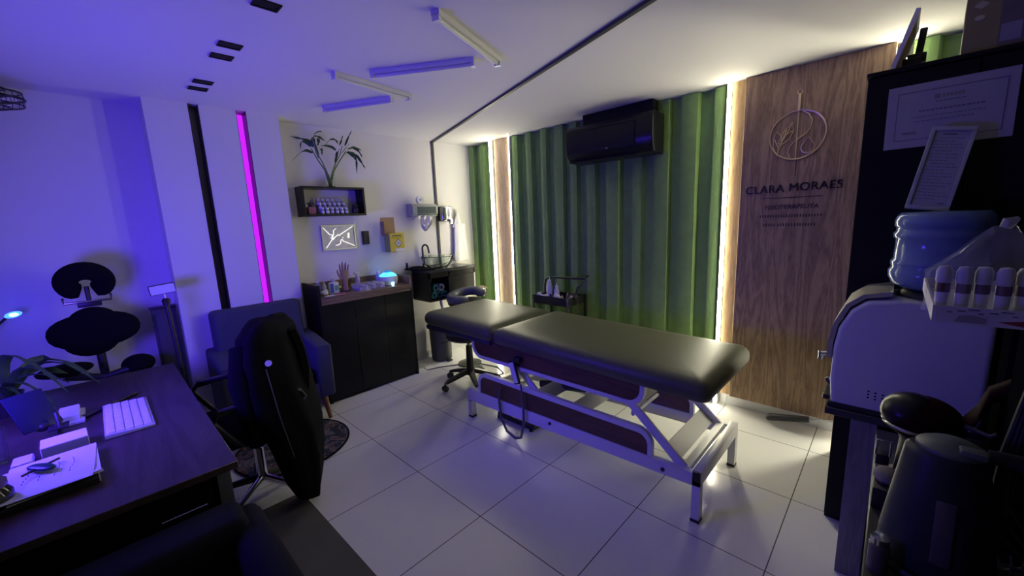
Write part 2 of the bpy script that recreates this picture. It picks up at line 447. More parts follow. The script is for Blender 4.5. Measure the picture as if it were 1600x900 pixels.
wire([(0.02, R0-0.005), (0.055, 0.12), (0.075, 0.08), (0.07, 0.035), (0.045, 0.0), (0.0, -0.03), (-0.035, -0.065), (-0.045, -0.105), (-0.03, -0.148)], 0.003).build('letter_curve', GOLD, lg)
def bez(p): return p
leaf1 = [(-0.105, -0.12), (-0.13, -0.06), (-0.13, 0.0), (-0.115, 0.04), (-0.085, 0.0), (-0.085, -0.05), (-0.105, -0.12)]
leaf2 = [(-0.105, -0.04), (-0.075, 0.03), (-0.03, 0.085), (-0.022, 0.03), (-0.04, -0.02), (-0.075, -0.045), (-0.105, -0.04)]
l_ = wire(leaf1, 0.003)
for pts in (leaf2, [(-0.105, -0.12), (-0.1, -0.06), (-0.06, 0.01), (-0.03, 0.08)], [(-0.105, -0.06), (-0.125, -0.01)], [(-0.08, -0.02), (-0.06, 0.04)], [(-0.06, 0.01), (-0.028, 0.03)]):
    l_.tube([(cx+a, 2.076, cz+b) for a, b in pts], 0.003, 6)
l_.build('leaf', GOLD, lg)
drop = [(0.062, -0.02)] + arc((0.062, -0.085), 0.036, 50, -230, 20)
wire(drop, 0.0035, True).build('drop', GOLD, lg)
MB().box(cx+0.003, cx+0.006, 2.0815, 2.085, 1.775, 1.875).build('pin_shadow', BLACK, lg)  # thin dark strip standing in for the pin's cast shadow
DKT = mat('dark_bronze_letters', (0.03, 0.025, 0.022), 0.3, metal=0.5)
sg = thing('wall_lettering', 'dark raised lettering reading CLARA MORAES under the gold logo', 'sign', (0.955, 2.08, 1.44))
Rw = Matrix(((1, 0, 0), (0, 0, -1), (0, 1, 0)))
text('first_word_lettering', 'CLARA', 0.075, (0.794, 2.08, 1.698), Rw, DKT, sg, 0.004, 1.0)
text('second_word_lettering', 'MORAES', 0.075, (1.078, 2.08, 1.702), Rw, DKT, sg, 0.004, 1.0)
MB().box(0.785, 1.12, 2.081, 2.085, 1.636, 1.640).build('rule_line', DKT, sg)
DKT2 = mat('brown_letters', (0.06, 0.038, 0.026), 0.5)
text('profession_lettering', 'FISIOTERAPEUTA', 0.042, (0.955, 2.082, 1.575), Rw, DKT2, sg, 0.002, 0.95)
for zz, sp in ((1.515, ((0.775, 0.86), (0.87, 0.905), (0.915, 1.0), (1.01, 1.13))), (1.455, ((0.80, 0.87), (0.885, 0.97), (0.98, 1.09)))):
    mb = MB()
    for a, b in sp:
        q = a
        while q < b: mb.box(q, q+0.007, 2.082, 2.085, zz-0.009, zz+0.009); q += 0.0155
    mb.build('small_lettering', DKT2, sg)

# ---------------- ceiling: conduit, battens, recessed spots
cd = thing('cable_conduit', 'long dark conduit crossing the white ceiling and running down beside the towel dispenser', 'conduit', (-2.39, 1.6, 1.07))
MB().bar((1.35, 0.335, H-0.008), (-2.39, 1.598, H-0.008), 0.024, 0.016).build('ceiling_run', CHAR, cd)
MB().box(-2.399, -2.385, 1.588, 1.612, 1.07, H-0.001).build('wall_run', CHAR, cd)
def batten(p0, p1, label):
    p0 = Vector((*p0, H)); p1 = Vector((*p1, H)); c = (p0+p1)/2; d = (p1-p0).normalized()
    t = thing('ceiling_batten_light', label, 'light fitting', (c.x, c.y, H-0.04), 'unlit white batten lamps zigzagging on the ceiling')
    dz = Vector((0, 0, -1))
    MB().bar(p0+dz*0.012, p1+dz*0.012, 0.042, 0.024).build('housing', WMETAL, t)
    MB().tube([p0+d*0.025+dz*0.032, p1-d*0.025+dz*0.032], 0.011, 12).build('tube', mat('opal_tube', (0.7, 0.7, 0.68), 0.3), t)
    for e in (p0, p1-d*0.022):
        MB().bar(e+dz*0.03, e+d*0.022+dz*0.03, 0.036, 0.03).build('end_cap', WPLAST, t)
batten((-0.03, -0.057), (-0.232, 0.525), 'white ceiling batten lamp nearest the camera, closest to the dark conduit')
batten((-0.853, 0.077), (-0.318, 0.421), 'long violet-lit ceiling batten lamp, second from the camera')
batten((-1.0, -0.09), (-1.10, 0.491), 'white ceiling batten lamp, third from the camera')
batten((-1.741, 0.151), (-1.214, 0.42), 'violet-lit ceiling batten lamp farthest from the camera, above the potted stems')
def spot(x, y, label):
    t = thing('recessed_spotlight', label, 'light fitting', (x, y, H-0.006), 'unlit black recessed ceiling spots')
    f = MB()
    for a in (-1, 1):
        f.box(x-0.035, x+0.035, y+a*0.045-0.004, y+a*0.045+0.004, H-0.006, H-0.0005)
        f.box(x+a*0.031-0.004, x+a*0.031+0.004, y-0.045, y+0.045, H-0.006, H-0.0005)
    f.build('frame', BLACK, t)
    MB().box(x-0.031, x+0.031, y-0.041, y+0.041, H-0.003, H-0.0005).build('baffle', BLACK, t)
for x, l in ((-0.45, 'single black recessed ceiling spot nearest the camera'), (-0.97, 'black recessed ceiling spot, nearer of the middle pair'),
             (-1.15, 'black recessed ceiling spot, farther of the middle pair'), (-1.65, 'black recessed ceiling spot, nearer of the far pair'),
             (-1.81, 'black recessed ceiling spot farthest away, above the dark wall slot')):
    spot(x, -0.585 - 0.02*(x < -0.6), l)

# ---------------- air conditioner
ac = thing('air_conditioner', 'black split air conditioner mounted high on the green curtain wall', 'air conditioner', (-0.36, 2.0, 2.04))
prof = [(2.116, 2.36), (1.94, 2.36), (1.905, 2.33), (1.895, 2.20), (1.905, 2.11), (1.95, 2.055), (2.116, 2.045)]
MB().prism(prof, 'X', -0.77, 0.055, 0.012).build('casing', BLACKG, ac)
MB().prism([(1.893, 2.30), (1.887, 2.20), (1.897, 2.118), (1.903, 2.118), (1.897, 2.20), (1.902, 2.31)], 'X', -0.755, -0.09).build('front_panel', BLACKG, ac)
MB().box(-0.74, -0.10, 1.925, 1.97, 2.052, 2.062, R=rot('X', 0.35), piv=(0, 1.94, 2.055)).build('air_flap', BLACKG, ac)
MB().box(-0.355, -0.335, 1.893, 1.898, 2.125, 2.131).build('display_mark', mat('pale_mark', (0.7, 0.7, 0.7), 0.4), ac)
MB().box(-0.66, 0.0, 2.02, 2.115, 2.36, H-0.003).build('mounting_box', BLACK, ac)

# ================================================================== LEFT WALL FITTINGS
# shelf box
sh = thing('wall_shelf_box', 'black open box shelf on the left wall, holding small bottles under the plant', 'shelf', (-2.32, 0.40, 1.665))
x0, x1, y0, y1, z0, z1 = -2.40, -2.245, 0.09, 0.66, 1.665, 1.925
MB().box(x0, x1, y0, y1, z1-0.018, z1).build('top_board', BLACKL, sh)
MB().box(x0, x1, y0, y1, z0, z0+0.018).build('bottom_board', BLACKL, sh)
MB().box(x0, x1, y0, y0+0.018, z0+0.018, z1-0.018).build('side_board', BLACKL, sh)
MB().box(x0, x1, y1-0.018, y1, z0+0.018, z1-0.018).build('side_board', BLACKL, sh)
# bottles in the shelf
BOTB = mat('violet_grey_bottle', (0.30, 0.27, 0.42), 0.35); CAPM = mat('white_cap', (0.75, 0.75, 0.78), 0.4); DKB = mat('dark_bottle', (0.03, 0.03, 0.035), 0.3)
def small_bottle(x, y, z, label, first=[None], dark=False):
    if first[0] is None:
        t = thing('small_bottle', label, 'bottle', (x, y, z), 'little bottles in the wall shelf')
        MB().lathe((x, y, z), [(0.0, 0), (0.0135, 0), (0.0145, 0.004), (0.0145, 0.034), (0.009, 0.040), (0.009, 0.043)], 16).build('body', BOTB, t)
        MB().lathe((x, y, z), [(0.0148, 0.010), (0.0149, 0.010), (0.0149, 0.028), (0.0148, 0.028)], 16).build('paper_label', CAPM, t)
        MB().lathe((x, y, z), [(0.0105, 0.041), (0.0115, 0.042), (0.0110, 0.060), (0.0, 0.060)], 16).build('cap', CAPM, t)
        first[0] = t
    else: dup(first[0], (x, y, z), label)
rise = thing('bottle_riser', 'stepped clear riser holding the back rows of little bottles in the wall shelf', 'display riser', (-2.36, 0.37, z0+0.018))
MB().box(-2.328, -2.302, 0.245, 0.50, z0+0.018, z0+0.058).build('lower_step', SILV, rise)
MB().box(-2.362, -2.336, 0.245, 0.50, z0+0.018, z0+0.098).build('upper_step', SILV, rise)
words = ['leftmost', 'second from the left', 'third from the left', 'fourth from the left', 'second from the right', 'rightmost']
for row, (rx, rz, rn) in enumerate(((-2.28, z0+0.018, 'front'), (-2.315, z0+0.058, 'middle'), (-2.349, z0+0.098, 'back'))):
    for k in range(6):
        small_bottle(rx, 0.262+0.044*k-0.004*row, rz, 'little white-capped bottle, %s in the %s row of the wall shelf' % (words[k], rn))
PINK = mat('dusty_pink_card', (0.42, 0.16, 0.15), 0.7)
single('pink_box', MB().box(-2.34, -2.285, 0.145, 0.21, z0+0.018, z0+0.082, 0.003), PINK, 'small dusty pink box at the left end of the wall shelf', 'box')
st = MB()
for k in range(5):
    a = 2*PI*k/5+0.3; st.cone((-2.31, 0.172+0.008*math.cos(a), z0+0.107+0.008*math.sin(a)), (-2.31, 0.172+0.038*math.cos(a), z0+0.107+0.032*math.sin(a)), 0.011, 0.001, 8)
st.ball((-2.31, 0.172, z0+0.107), 0.013, 0.013, 0.013).box(-2.33, -2.29, 0.155, 0.19, z0+0.082, z0+0.088)
single('star_ornament', st, BLACKP, 'small dark star-shaped ornament on the pink box in the wall shelf', 'ornament')
jr = thing('dark_jar', 'small round dark jar at the right end of the wall shelf', 'jar', (-2.31, 0.585, z0+0.018))
MB().lathe((-2.31, 0.585, z0+0.018), [(0, 0), (0.026, 0), (0.031, 0.02), (0.031, 0.05), (0.02, 0.062)], 20).build('body', DKB, jr)
MB().lathe((-2.31, 0.585, z0+0.018), [(0.024, 0.058), (0.026, 0.06), (0.026, 0.085), (0.0, 0.088)], 20).build('lid', BLACKP, jr)

# vase with stems
vx, vy, vz = -2.31, 0.375, 1.925
pt = thing('bamboo_plant', 'lucky bamboo stems with long drooping leaves standing on the black wall shelf', 'plant', (vx, vy, vz))
MB().lathe((vx, vy, vz), [(0.0, 0.0), (0.036, 0.0), (0.038, 0.006), (0.036, 0.06), (0.044, 0.11), (0.0425, 0.11), (0.0345, 0.06), (0.035, 0.008), (0.0, 0.006)], 28).build('glass_vase', GLASS, pt)
stems = [[(-2.31, .385, 1.94), (-2.31, .36, 2.04), (-2.30, .32, 2.14), (-2.29, .27, 2.23), (-2.29, .25, 2.34)],
         [(-2.31, .37, 1.94), (-2.31, .40, 2.05), (-2.31, .44, 2.14), (-2.31, .49, 2.22), (-2.31, .52, 2.30)],
         [(-2.32, .38, 1.94), (-2.33, .43, 2.08), (-2.33, .49, 2.17), (-2.33, .56, 2.26)],
         [(-2.32, .37, 1.94), (-2.34, .35, 2.08), (-2.34, .30, 2.16), (-2.34, .25, 2.26)]]
for s_ in stems: MB().tube(s_, [0.0085 - 0.0012*i for i in range(len(s_))], 8).build('stem', STEMM, pt)
leaves = [[(.26, 2.27), (.24, 2.32), (.17, 2.33), (.08, 2.34)], [(.25, 2.22), (.19, 2.24), (.14, 2.21), (.06, 2.13)],
 [(.26, 2.27), (.26, 2.34), (.28, 2.37), (.33, 2.37), (.39, 2.33)], [(.24, 2.27), (.2, 2.31), (.16, 2.31), (.15, 2.24)],
 [(.46, 2.26), (.42, 2.29), (.33, 2.29), (.32, 2.27)], [(.32, 2.26), (.34, 2.26), (.34, 2.21)], [(.5, 2.31), (.52, 2.35), (.54, 2.4)],
 [(.55, 2.31), (.58, 2.38), (.62, 2.45)], [(.51, 2.24), (.56, 2.29), (.61, 2.34)], [(.57, 2.28), (.64, 2.31), (.71, 2.28)],
 [(.62, 2.3), (.67, 2.28), (.7, 2.21)], [(.56, 2.25), (.63, 2.25), (.66, 2.21), (.65, 2.06)], [(.65, 2.24), (.69, 2.18), (.73, 2.11)],
 [(.57, 2.26), (.61, 2.22), (.63, 2.18)], [(.37, 2.3), (.42, 2.36), (.48, 2.36), (.5, 2.32)], [(.28, 2.38), (.32, 2.41), (.35, 2.41)],
 [(.47, 2.25), (.45, 2.22), (.44, 2.18)], [(.31, 2.35), (.32, 2.32), (.31, 2.29)], [(.44, 2.15), (.47, 2.24), (.50, 2.28)], [(.3, 2.18), (.27, 2.28), (.27, 2.35)]]
for i, L in enumerate(leaves):
    dx = 0.03*math.sin(i*2.1); n = len(L)
    MB().ribbon([(-2.315+dx*k/(n-1), a, b) for k, (a, b) in enumerate(L)], 0.013 if i not in (0, 1, 2, 11) else 0.015, (0.55, 0.5, 0.6)).build('leaf', LEAF, pt)

# picture with bright emissive lines
pic = thing('framed_picture', 'small silver picture of glowing jagged white lines under the wall shelf', 'picture', (-2.385, 0.43, 1.355))
MB().box(-2.40, -2.388, 0.275, 0.585, 1.355, 1.575).build('backing', mat('silver_foil', (0.42, 0.42, 0.44), 0.3, metal=0.3, var=0.35, vscale=25), pic)
f = MB()
for a, b, c, d in ((0.268, 0.592, 1.570, 1.582), (0.268, 0.592, 1.348, 1.360), (0.268, 0.280, 1.360, 1.570), (0.580, 0.592, 1.360, 1.570)): f.box(-2.40, -2.38, a, b, c, d)
f.build('frame', STEEL, pic)
EMLINE = mat('emissive_line', (0.9, 0.9, 0.8), 0.4, emit=(1, 1, 0.72), es=1.1)
nl = MB()
def pp(u, v): return (-2.383, 0.28+0.30*u, 1.575-0.215*v)
for line in ([(0.02, 0.06), (0.2, 0.36), (0.28, 0.38), (0.3, 0.5), (0.25, 0.62), (0.06, 0.95)], [(0.42, 0.12), (0.34, 0.2), (0.33, 0.38), (0.27, 0.45), (0.3, 0.56), (0.4, 0.46), (0.48, 0.38), (0.5, 0.44), (0.55, 0.38), (0.98, 0.04)],
             [(0.46, 0.84), (0.52, 0.78), (0.54, 0.64), (0.58, 0.6), (0.62, 0.7), (0.7, 0.74), (0.98, 0.93)], [(0.80, 0.34), (0.83, 0.34), (0.82, 0.56), (0.78, 0.56), (0.80, 0.34)], [(0.36, 0.86), (0.46, 0.84)], [(0.6, 0.52), (0.63, 0.53)], [(0.22, 0.5), (0.3, 0.6), (0.36, 0.5)]):
    nl.tube([pp(*q) for q in line], 0.0028, 6)
nl.build('lightning_lines', EMLINE, pic)

sw = thing('wall_switch', 'black wall switch plate between the silver picture and the yellow box', 'switch', (-2.395, 0.70, 1.38))
MB().box(-2.40, -2.391, 0.662, 0.738, 1.378, 1.512, 0.003).build('plate', BLACKP, sw)
MB().box(-2.391, -2.387, 0.68, 0.72, 1.40, 1.49, 0.002).build('rocker', BLACKP, sw)

# yellow sharps box
sb = thing('sharps_box', 'yellow cardboard waste box with open brown lid and hazard diamond on the wall', 'box', (-2.34, 0.99, 1.28))
bx0, bx1, by0, by1, bz0, bz1 = -2.395, -2.285, 0.905, 1.075, 1.28, 1.475
MB().box(bx0, bx1, by0, by1, bz0, bz1, 0.002, 1).build('body', YELL, sb)
MB().box(bx0+0.003, bx1-0.003, by0-0.0015, by0, bz0+0.003, bz1-0.003).build('side_face', OLIVE, sb)
MB().box(-2.392, -2.388, 0.88, 1.035, bz1, 1.64, R=rot('Y', -0.06), piv=(-2.39, 0.95, bz1)).build('lid_flap', CARD, sb)
MB().box(-2.388, -2.34, 0.872, 0.876, bz1-0.02, 1.60, R=rot('Z', 0.3), piv=(-2.388, 0.87, 1.5)).build('side_flap', CARD, sb)
xf = bx1+0.0012
d = MB(); d.prism([(1.0, 1.335), (1.035, 1.372), (1.0, 1.409), (0.965, 1.372)], 'X', bx1, xf)
db = MB(); db.prism([(1.0, 1.327), (1.043, 1.372), (1.0, 1.417), (0.957, 1.372)], 'X', bx1, bx1+0.0007)
db.build('hazard_border', mat('black_print', (0.03, 0.03, 0.03), 0.6), sb); hd = d.build('hazard_diamond', PAPER, sb)
hz = MB()
for k in range(3):
    a = PI/2+2*PI*k/3; c = (1.0+0.0085*math.cos(a), 1.372+0.0085*math.sin(a))
    hz.tube([(xf+0.0004, c[0]+0.009*math.cos(t*PI/6), c[1]+0.009*math.sin(t*PI/6)) for t in range(12)], 0.0014, 5, True)
hz.build('hazard_symbol', MATS['black_print'], hd)
MB().box(bx1, bx1+0.001, 0.965, 1.07, 1.285, 1.315).build('white_label', PAPER, sb)
pr = MB()
for k in range(7): pr.box(bx1, bx1+0.001, 0.935+0.016*k, 0.945+0.016*k, 1.442, 1.456)
for k in range(11): pr.box(bx1, bx1+0.001, 0.925+0.0125*k, 0.932+0.0125*k, 1.424, 1.429)
pr.build('printed_text', MATS['black_print'], sb)

# towel dispenser
td = thing('paper_towel_dispenser', 'grey-green paper towel dispenser on the wall with a crumpled towel hanging out', 'dispenser', (-2.33, 1.38, 1.64))
MB().prism([(-2.40, 1.64), (-2.30, 1.64), (-2.275, 1.67), (-2.275, 1.745), (-2.30, 1.775), (-2.40, 1.775)], 'Y', 1.20, 1.53, 0.006).build('casing', SILV, td)
MB().box(-2.277, -2.273, 1.26, 1.50, 1.672, 1.742).build('window', mat('smoked_window', (0.10, 0.13, 0.12), 0.15), td)
MB().box(-2.2765, -2.271, 1.255, 1.52, 1.655, 1.664).build('lower_lip', CHROME, td)
tw = MB()
secs = []
for j, (z, yc, w) in enumerate(((1.645, 1.375, 0.10), (1.60, 1.37, 0.10), (1.56, 1.375, 0.085), (1.52, 1.37, 0.045), (1.485, 1.365, 0.010))):
    ring = []
    for k in range(9): ring.append((-2.315+0.022*math.sin(k*2.1+j*1.3)+0.01, yc-w+2*w*k/8, z+0.012*math.sin(k*1.7)))
    for k in range(8, -1, -1): ring.append((-2.321+0.022*math.sin(k*2.1+j*1.3)+0.01, yc-w+2*w*k/8, z+0.012*math.sin(k*1.7)))
    secs.append(ring)
tw.loft(secs).build('hanging_towel', WCLOTH, td)
ck = thing('white_roll', 'small round white roll standing on the paper towel dispenser', 'roll', (-2.33, 1.335, 1.776))
Rk = rot('Y', PI/2)
MB().lathe((-2.345, 1.335, 1.82), [(0.0, 0.0), (0.044, 0.0), (0.044, 0.03), (0.034, 0.03), (0.034, 0.026), (0.0, 0.026)], 28, R=Rk).build('roll', WPLAST, ck)
MB().lathe((-2.345, 1.335, 1.82), [(0.0, 0.0265), (0.012, 0.0265), (0.012, 0.032), (0.0, 0.032)], 16, R=Rk).build('hub', SILV, ck)
# soap
so = thing('soap_dispenser', 'chrome liquid soap dispenser on the wall right of the towel dispenser', 'dispenser', (-2.35, 1.675, 1.55))
MB().box(-2.40, -2.30, 1.61, 1.745, 1.575, 1.75, 0.016, 3).build('body', mat('satin_chrome', (0.35, 0.35, 0.37), 0.18, metal=1.0), so)
MB().box(-2.30, -2.275, 1.685, 1.735, 1.545, 1.60, 0.006).build('push_lever', CHROME, so)
MB().box(-2.30, -2.297, 1.70, 1.72, 1.62, 1.72, 0.001, 1).build('level_window', WPLAST, so)
# hanging white coats
def drape(name, cx, cy, z0, z1, w0, w1, d0, d1, seed, m, parent=None, n=28, nz=12, power=1.0):
    rnd = random.Random(seed); ph = [rnd.uniform(0, 6) for _ in range(4)]; secs = []
    for j in range(nz+1):
        t = j/nz; z = z1+(z0-z1)*t; w = w0+(w1-w0)*t**power; dd = d0+(d1-d0)*t; ring = []
        for k in range(n):
            a = 2*PI*k/n; rip = 1+0.22*t*math.sin(5*a+ph[0])+0.12*t*math.sin(9*a+ph[1]+2*t)
            ring.append((cx+dd*math.cos(a)*rip, cy+w*math.sin(a)*(1+0.1*t*math.sin(4*a+ph[2])), z+0.006*math.sin(3*a+ph[3])*t))
        secs.append(ring)
    return MB().loft(secs)
hc = thing('hanging_coat', 'white coat hanging on the wall hook beside the green curtain', 'coat', (-2.36, 1.89, 1.09))
drape('c', -2.362, 1.895, 1.10, 1.54, 0.085, 0.115, 0.022, 0.03, 5, WCLOTH).build('coat_body', WCLOTH, hc)
drape('c', -2.368, 1.875, 1.50, 1.70, 0.015, 0.08, 0.010, 0.022, 9, WCLOTH, power=1.6).build('coat_shoulders', WCLOTH, hc)
MB().tube([(-2.40, 1.86, 1.72), (-2.365, 1.86, 1.715), (-2.36, 1.86, 1.70), (-2.365, 1.86, 1.69)], 0.004).build('hook', CHROME, hc)

# ---------------- sink cabinet
vn = thing('sink_vanity', 'black wall-hung vanity cabinet with an open cubby, below the glass basin', 'cabinet', (-2.24, 1.53, 0.72))
vx0, vx1, vy0, vy1, vz0, vz1 = -2.398, -2.075, 1.20, 1.85, 0.72, 1.065
MB().box(vx0, vx1+0.006, vy0-0.004, vy1+0.004, vz1-0.03, vz1, 0.002, 1).build('top', mat('grey_black_top', (0.035, 0.035, 0.037), 0.22), vn)
MB().box(vx1-0.02, vx1, vy0, vy1, vz1-0.09, vz1-0.03).build('front_rail', BLACKL, vn)
for a, b in ((vy0, vy0+0.018), (1.46, 1.478)): MB().box(vx0, vx1, a, b, vz0, vz1-0.03).build('side_board', BLACKL, vn)
MB().box(vx0, vx1, vy1-0.018, vy1, vz0, vz1-0.03).build('side_board', mat('painted_lit_edge', (0.4, 0.4, 0.38), 0.4), vn)  # pale colour paints in the light falling on this black board
MB().box(vx0, vx1, vy0+0.018, vy1-0.018, vz0, vz0+0.018).build('bottom_board', BLACKL, vn)
dr = MB().box(vx1-0.02, vx1-0.004, 1.482, vy1-0.022, vz0+0.022, vz1-0.094).build('drawer_front', BLACKL, vn)
TEAL = mat('teal_towel', (0.02, 0.13, 0.15), 0.9, bump=0.5, bscale=60)
for k, (yy, zz, rx, mt) in enumerate(((1.275, 0.784, 0.042, TEAL), (1.345, 0.784, 0.040, mat('dark_teal_towel', (0.02, 0.06, 0.08), 0.9)), (1.41, 0.784, 0.036, TEAL), (1.30, 0.862, 0.042, TEAL), (1.375, 0.858, 0.042, mat('grey_towel', (0.2, 0.24, 0.26), 0.9)))):
    mb = MB()
    pts = []
    for i in range(40):
        a = i*0.55; r = 0.006+rx*0.8*i/40; pts.append((yy+r*math.cos(a), zz+r*math.sin(a)))
    for i in range(len(pts)-1):
        mb.tube([(-2.30, pts[i][0], pts[i][1]), (-2.10, pts[i][0], pts[i][1])], 0.0075, 6)
    single('rolled_towel', mb, mt, ['teal rolled towel at the lower left of the vanity cubby', 'dark teal rolled towel in the bottom middle of the vanity cubby', 'teal rolled towel at the lower right of the vanity cubby', 'teal rolled towel on top left in the vanity cubby', 'grey rolled towel on top right in the vanity cubby'][k], 'towel', 'rolled towels in the vanity cubby')
bs = thing('glass_basin', 'clear glass bowl basin standing on the black vanity', 'basin', (-2.215, 1.43, vz1))
MB().lathe((-2.215, 1.43, vz1), [(0.0, 0.004), (0.08, 0.004), (0.10, 0.012), (0.15, 0.06), (0.178, 0.13), (0.182, 0.135), (0.184, 0.13), (0.157, 0.057), (0.105, 0.003), (0.08, 0.0), (0.0, 0.0)], 40).build('bowl', GLASS, bs)
MB().lathe((-2.215, 1.43, vz1+0.004), [(0.0, 0.0), (0.022, 0.0), (0.022, 0.006), (0.0, 0.006)], 16).build('drain_cap', CHROME, bs)
fc = thing('gooseneck_faucet', 'black gooseneck faucet behind the glass basin', 'faucet', (-2.36, 1.33, vz1))
MB().lathe((-2.37, 1.345, vz1), [(0, 0), (0.024, 0), (0.024, 0.008), (0.014, 0.012), (0.012, 0.03)], 16).build('base', BLACKP, fc)
pts = [(-2.37, 1.345, vz1+0.01), (-2.37, 1.345, vz1+0.22)] + [(-2.335-0.035*math.cos(a), 1.345+0.03*(1-math.cos(a))/2, vz1+0.22+0.04*math.sin(a)) for a in [PI*i/8 for i in range(1, 8)]] + [(-2.30, 1.38, vz1+0.19), (-2.298, 1.382, vz1+0.165)]
MB().tube(pts, 0.0105, 12).build('spout', BLACKP, fc)
MB().tube([(-2.37, 1.345, vz1+0.09), (-2.34, 1.37, vz1+0.10)], 0.006).build('lever', CHROME, fc)
cup = thing('lidded_cup', 'small clear cup behind the glass basin', 'cup', (-2.36, 1.56, vz1))
MB().lathe((-2.365, 1.60, vz1), [(0, 0), (0.03, 0), (0.034, 0.10), (0.031, 0.10), (0.028, 0.004), (0, 0.004)], 20).build('cup', GLASS, cup)
MB().lathe((-2.365, 1.60, vz1+0.10), [(0.0, 0), (0.036, 0.0), (0.036, 0.012), (0.0, 0.014)], 20).build('lid', mat('clear_lid', (0.7, 0.75, 0.7), 0.2, alpha=0.5), cup)
dt = MB().box(-2.385, -2.08, 1.10, 1.315, vz1+0.001, vz1+0.020, 0.008)
dt.ball((-2.33, 1.22, vz1+0.02), 0.06, 0.09, 0.016).ball((-2.2, 1.14, vz1+0.012), 0.13, 0.03, 0.018)
single('folded_black_towel', dt, BLACKF, 'folded black towel lying on the left end of the vanity top', 'towel')
bt = thing('black_tube', 'small upright black tube at the back left of the vanity towel', 'bottle', (-2.33, 1.12, vz1+0.02))
MB().lathe((-2.345, 1.115, vz1+0.02), [(0, 0), (0.014, 0), (0.015, 0.035), (0.010, 0.04)], 14).build('body', BLACKP, bt)
MB().lathe((-2.345, 1.115, vz1+0.06), [(0.012, 0), (0.012, 0.02), (0, 0.022)], 14).build('cap', BLACKP, bt)
dp = thing('drain_pipe', 'cream flexible drain pipe curving down under the vanity', 'pipe', (-2.3, 1.43, 0.35))
MB().tube([(-2.2, 1.43, 0.72), (-2.2, 1.43, 0.66), (-2.21, 1.45, 0.60), (-2.25, 1.5, 0.55), (-2.32, 1.56, 0.50), (-2.39, 1.60, 0.47)], 0.02, 12).build('pipe', mat('cream_pvc', (0.62, 0.6, 0.5), 0.4), dp)
MB().tube([(-2.12, 1.50, 0.718), (-2.13, 1.50, 0.60), (-2.16, 1.46, 0.50), (-2.25, 1.42, 0.47), (-2.39, 1.40, 0.46)], 0.011, 10).build('supply_hose', mat('cream_pvc', (0.62, 0.6, 0.5), 0.4), dp)
tb = thing('waste_bin', 'dark grey pedal bin on the floor under the vanity', 'bin', (-2.24, 1.42, 0))
MB().lathe((-2.22, 1.40, 0), [(0, 0), (0.105, 0), (0.115, 0.015), (0.125, 0.36), (0.12, 0.365)], 32).build('body', CHAR, tb)
MB().lathe((-2.22, 1.40, 0.365), [(0.128, 0), (0.128, 0.02), (0.10, 0.045), (0.0, 0.055)], 32).build('lid', CHAR, tb)
MB().box(-2.10, -2.06, 1.37, 1.43, 0.004, 0.02, 0.004).build('pedal', BLACKP, tb)
cb = [(-2.02, 1.02, 0.05), (-2.03, 1.06, 0.012), (-2.0, 1.2, 0.006), (-1.9, 1.38, 0.006), (-1.72, 1.55, 0.006), (-1.5, 1.6, 0.006), (-1.33, 1.52, 0.006), (-1.32, 1.42, 0.006)]
single('floor_cable', MB().tube(cb, 0.005, 8), BLACKP, 'thin black cable looping over the tiles behind the stool base', 'cable')

# ---------------- counter
ct = thing('reception_counter', 'black counter cabinet with a brown wooden top against the left wall', 'counter', (-2.22, 0.5, 0))
cx0, cx1, cy0, cy1 = -2.398, -2.04, 0.045, 0.965
MB().box(cx0, cx1, cy0, cy0+0.02, 0.0, 1.075).build('side_panel', BLACKL, ct)
MB().box(cx0, cx1, cy1-0.02, cy1, 0.0, 0.925).build('side_panel', BLACKL, ct)
MB().box(cx0, cx1-0.001, cy1-0.02, cy1, 0.925, 1.045).build('end_board', COUNTW, ct)
MB().box(cx0, cx0+0.02, cy0+0.02, cy1-0.02, 0.0, 1.06).build('back_panel', COUNTW, ct)
MB().box(cx0+0.02, cx1+0.004, cy0+0.021, cy1-0.021, 0.925, 0.965, 0.002, 1).build('worktop', COUNTW, ct)
MB().box(cx1-0.022, cx1+0.004, cy0+0.021, cy1-0.021, 0.90, 0.924).build('front_rail', COUNTW, ct)
MB().box(cx1-0.024, cx1-0.004, cy0+0.022, 0.352, 0.03, 0.897).build('door', BLACKL, ct)
MB().box(cx1-0.024, cx1-0.004, 0.356, 0.652, 0.03, 0.897).build('door', BLACKL, ct)
MB().box(cx1-0.024, cx1-0.004, 0.656, cy1-0.022, 0.03, 0.897).build('door', BLACKL, ct)
MB().box(cx0+0.02, cx1-0.03, cy0+0.02, cy1-0.02, 0.0, 0.03).build('plinth', BLACKL, ct)
zt = 0.965
# hand model
SKINW = mat('wooden_hand_tan', (0.30, 0.19, 0.13), 0.5, var=0.1)
hx, hy = -2.21, 0.365
hm = thing('hand_model', 'upright tan hand model with spread fingers standing on the counter', 'hand model', (hx, hy, zt))
hb = MB()
secs = []
for z, w, dd, oy in ((0.0, 0.027, 0.024, 0.0), (0.03, 0.022, 0.020, 0), (0.09, 0.021, 0.016, 0), (0.115, 0.030, 0.017, 0), (0.15, 0.040, 0.016, 0), (0.185, 0.041, 0.014, 0.002), (0.20, 0.036, 0.010, 0.002)):
    secs.append([(hx+dd*math.sin(2*PI*k/20), hy+oy+w*math.cos(2*PI*k/20), zt+z) for k in range(20)])
hb.loft(secs)
for oy, ln, ang, r in ((-0.031, 0.075, -0.16, 0.0082), (-0.011, 0.092, -0.05, 0.0088), (0.011, 0.085, 0.05, 0.0086), (0.031, 0.062, 0.16, 0.0075)):
    p = [(hx+0.002*i*i*0.5, hy+oy+math.sin(ang)*ln*i/4, zt+0.188+math.cos(ang)*ln*i/4) for i in range(5)]
    hb.tube(p, [r*1.05, r, r*0.98, r*0.85, r*0.45], 10)
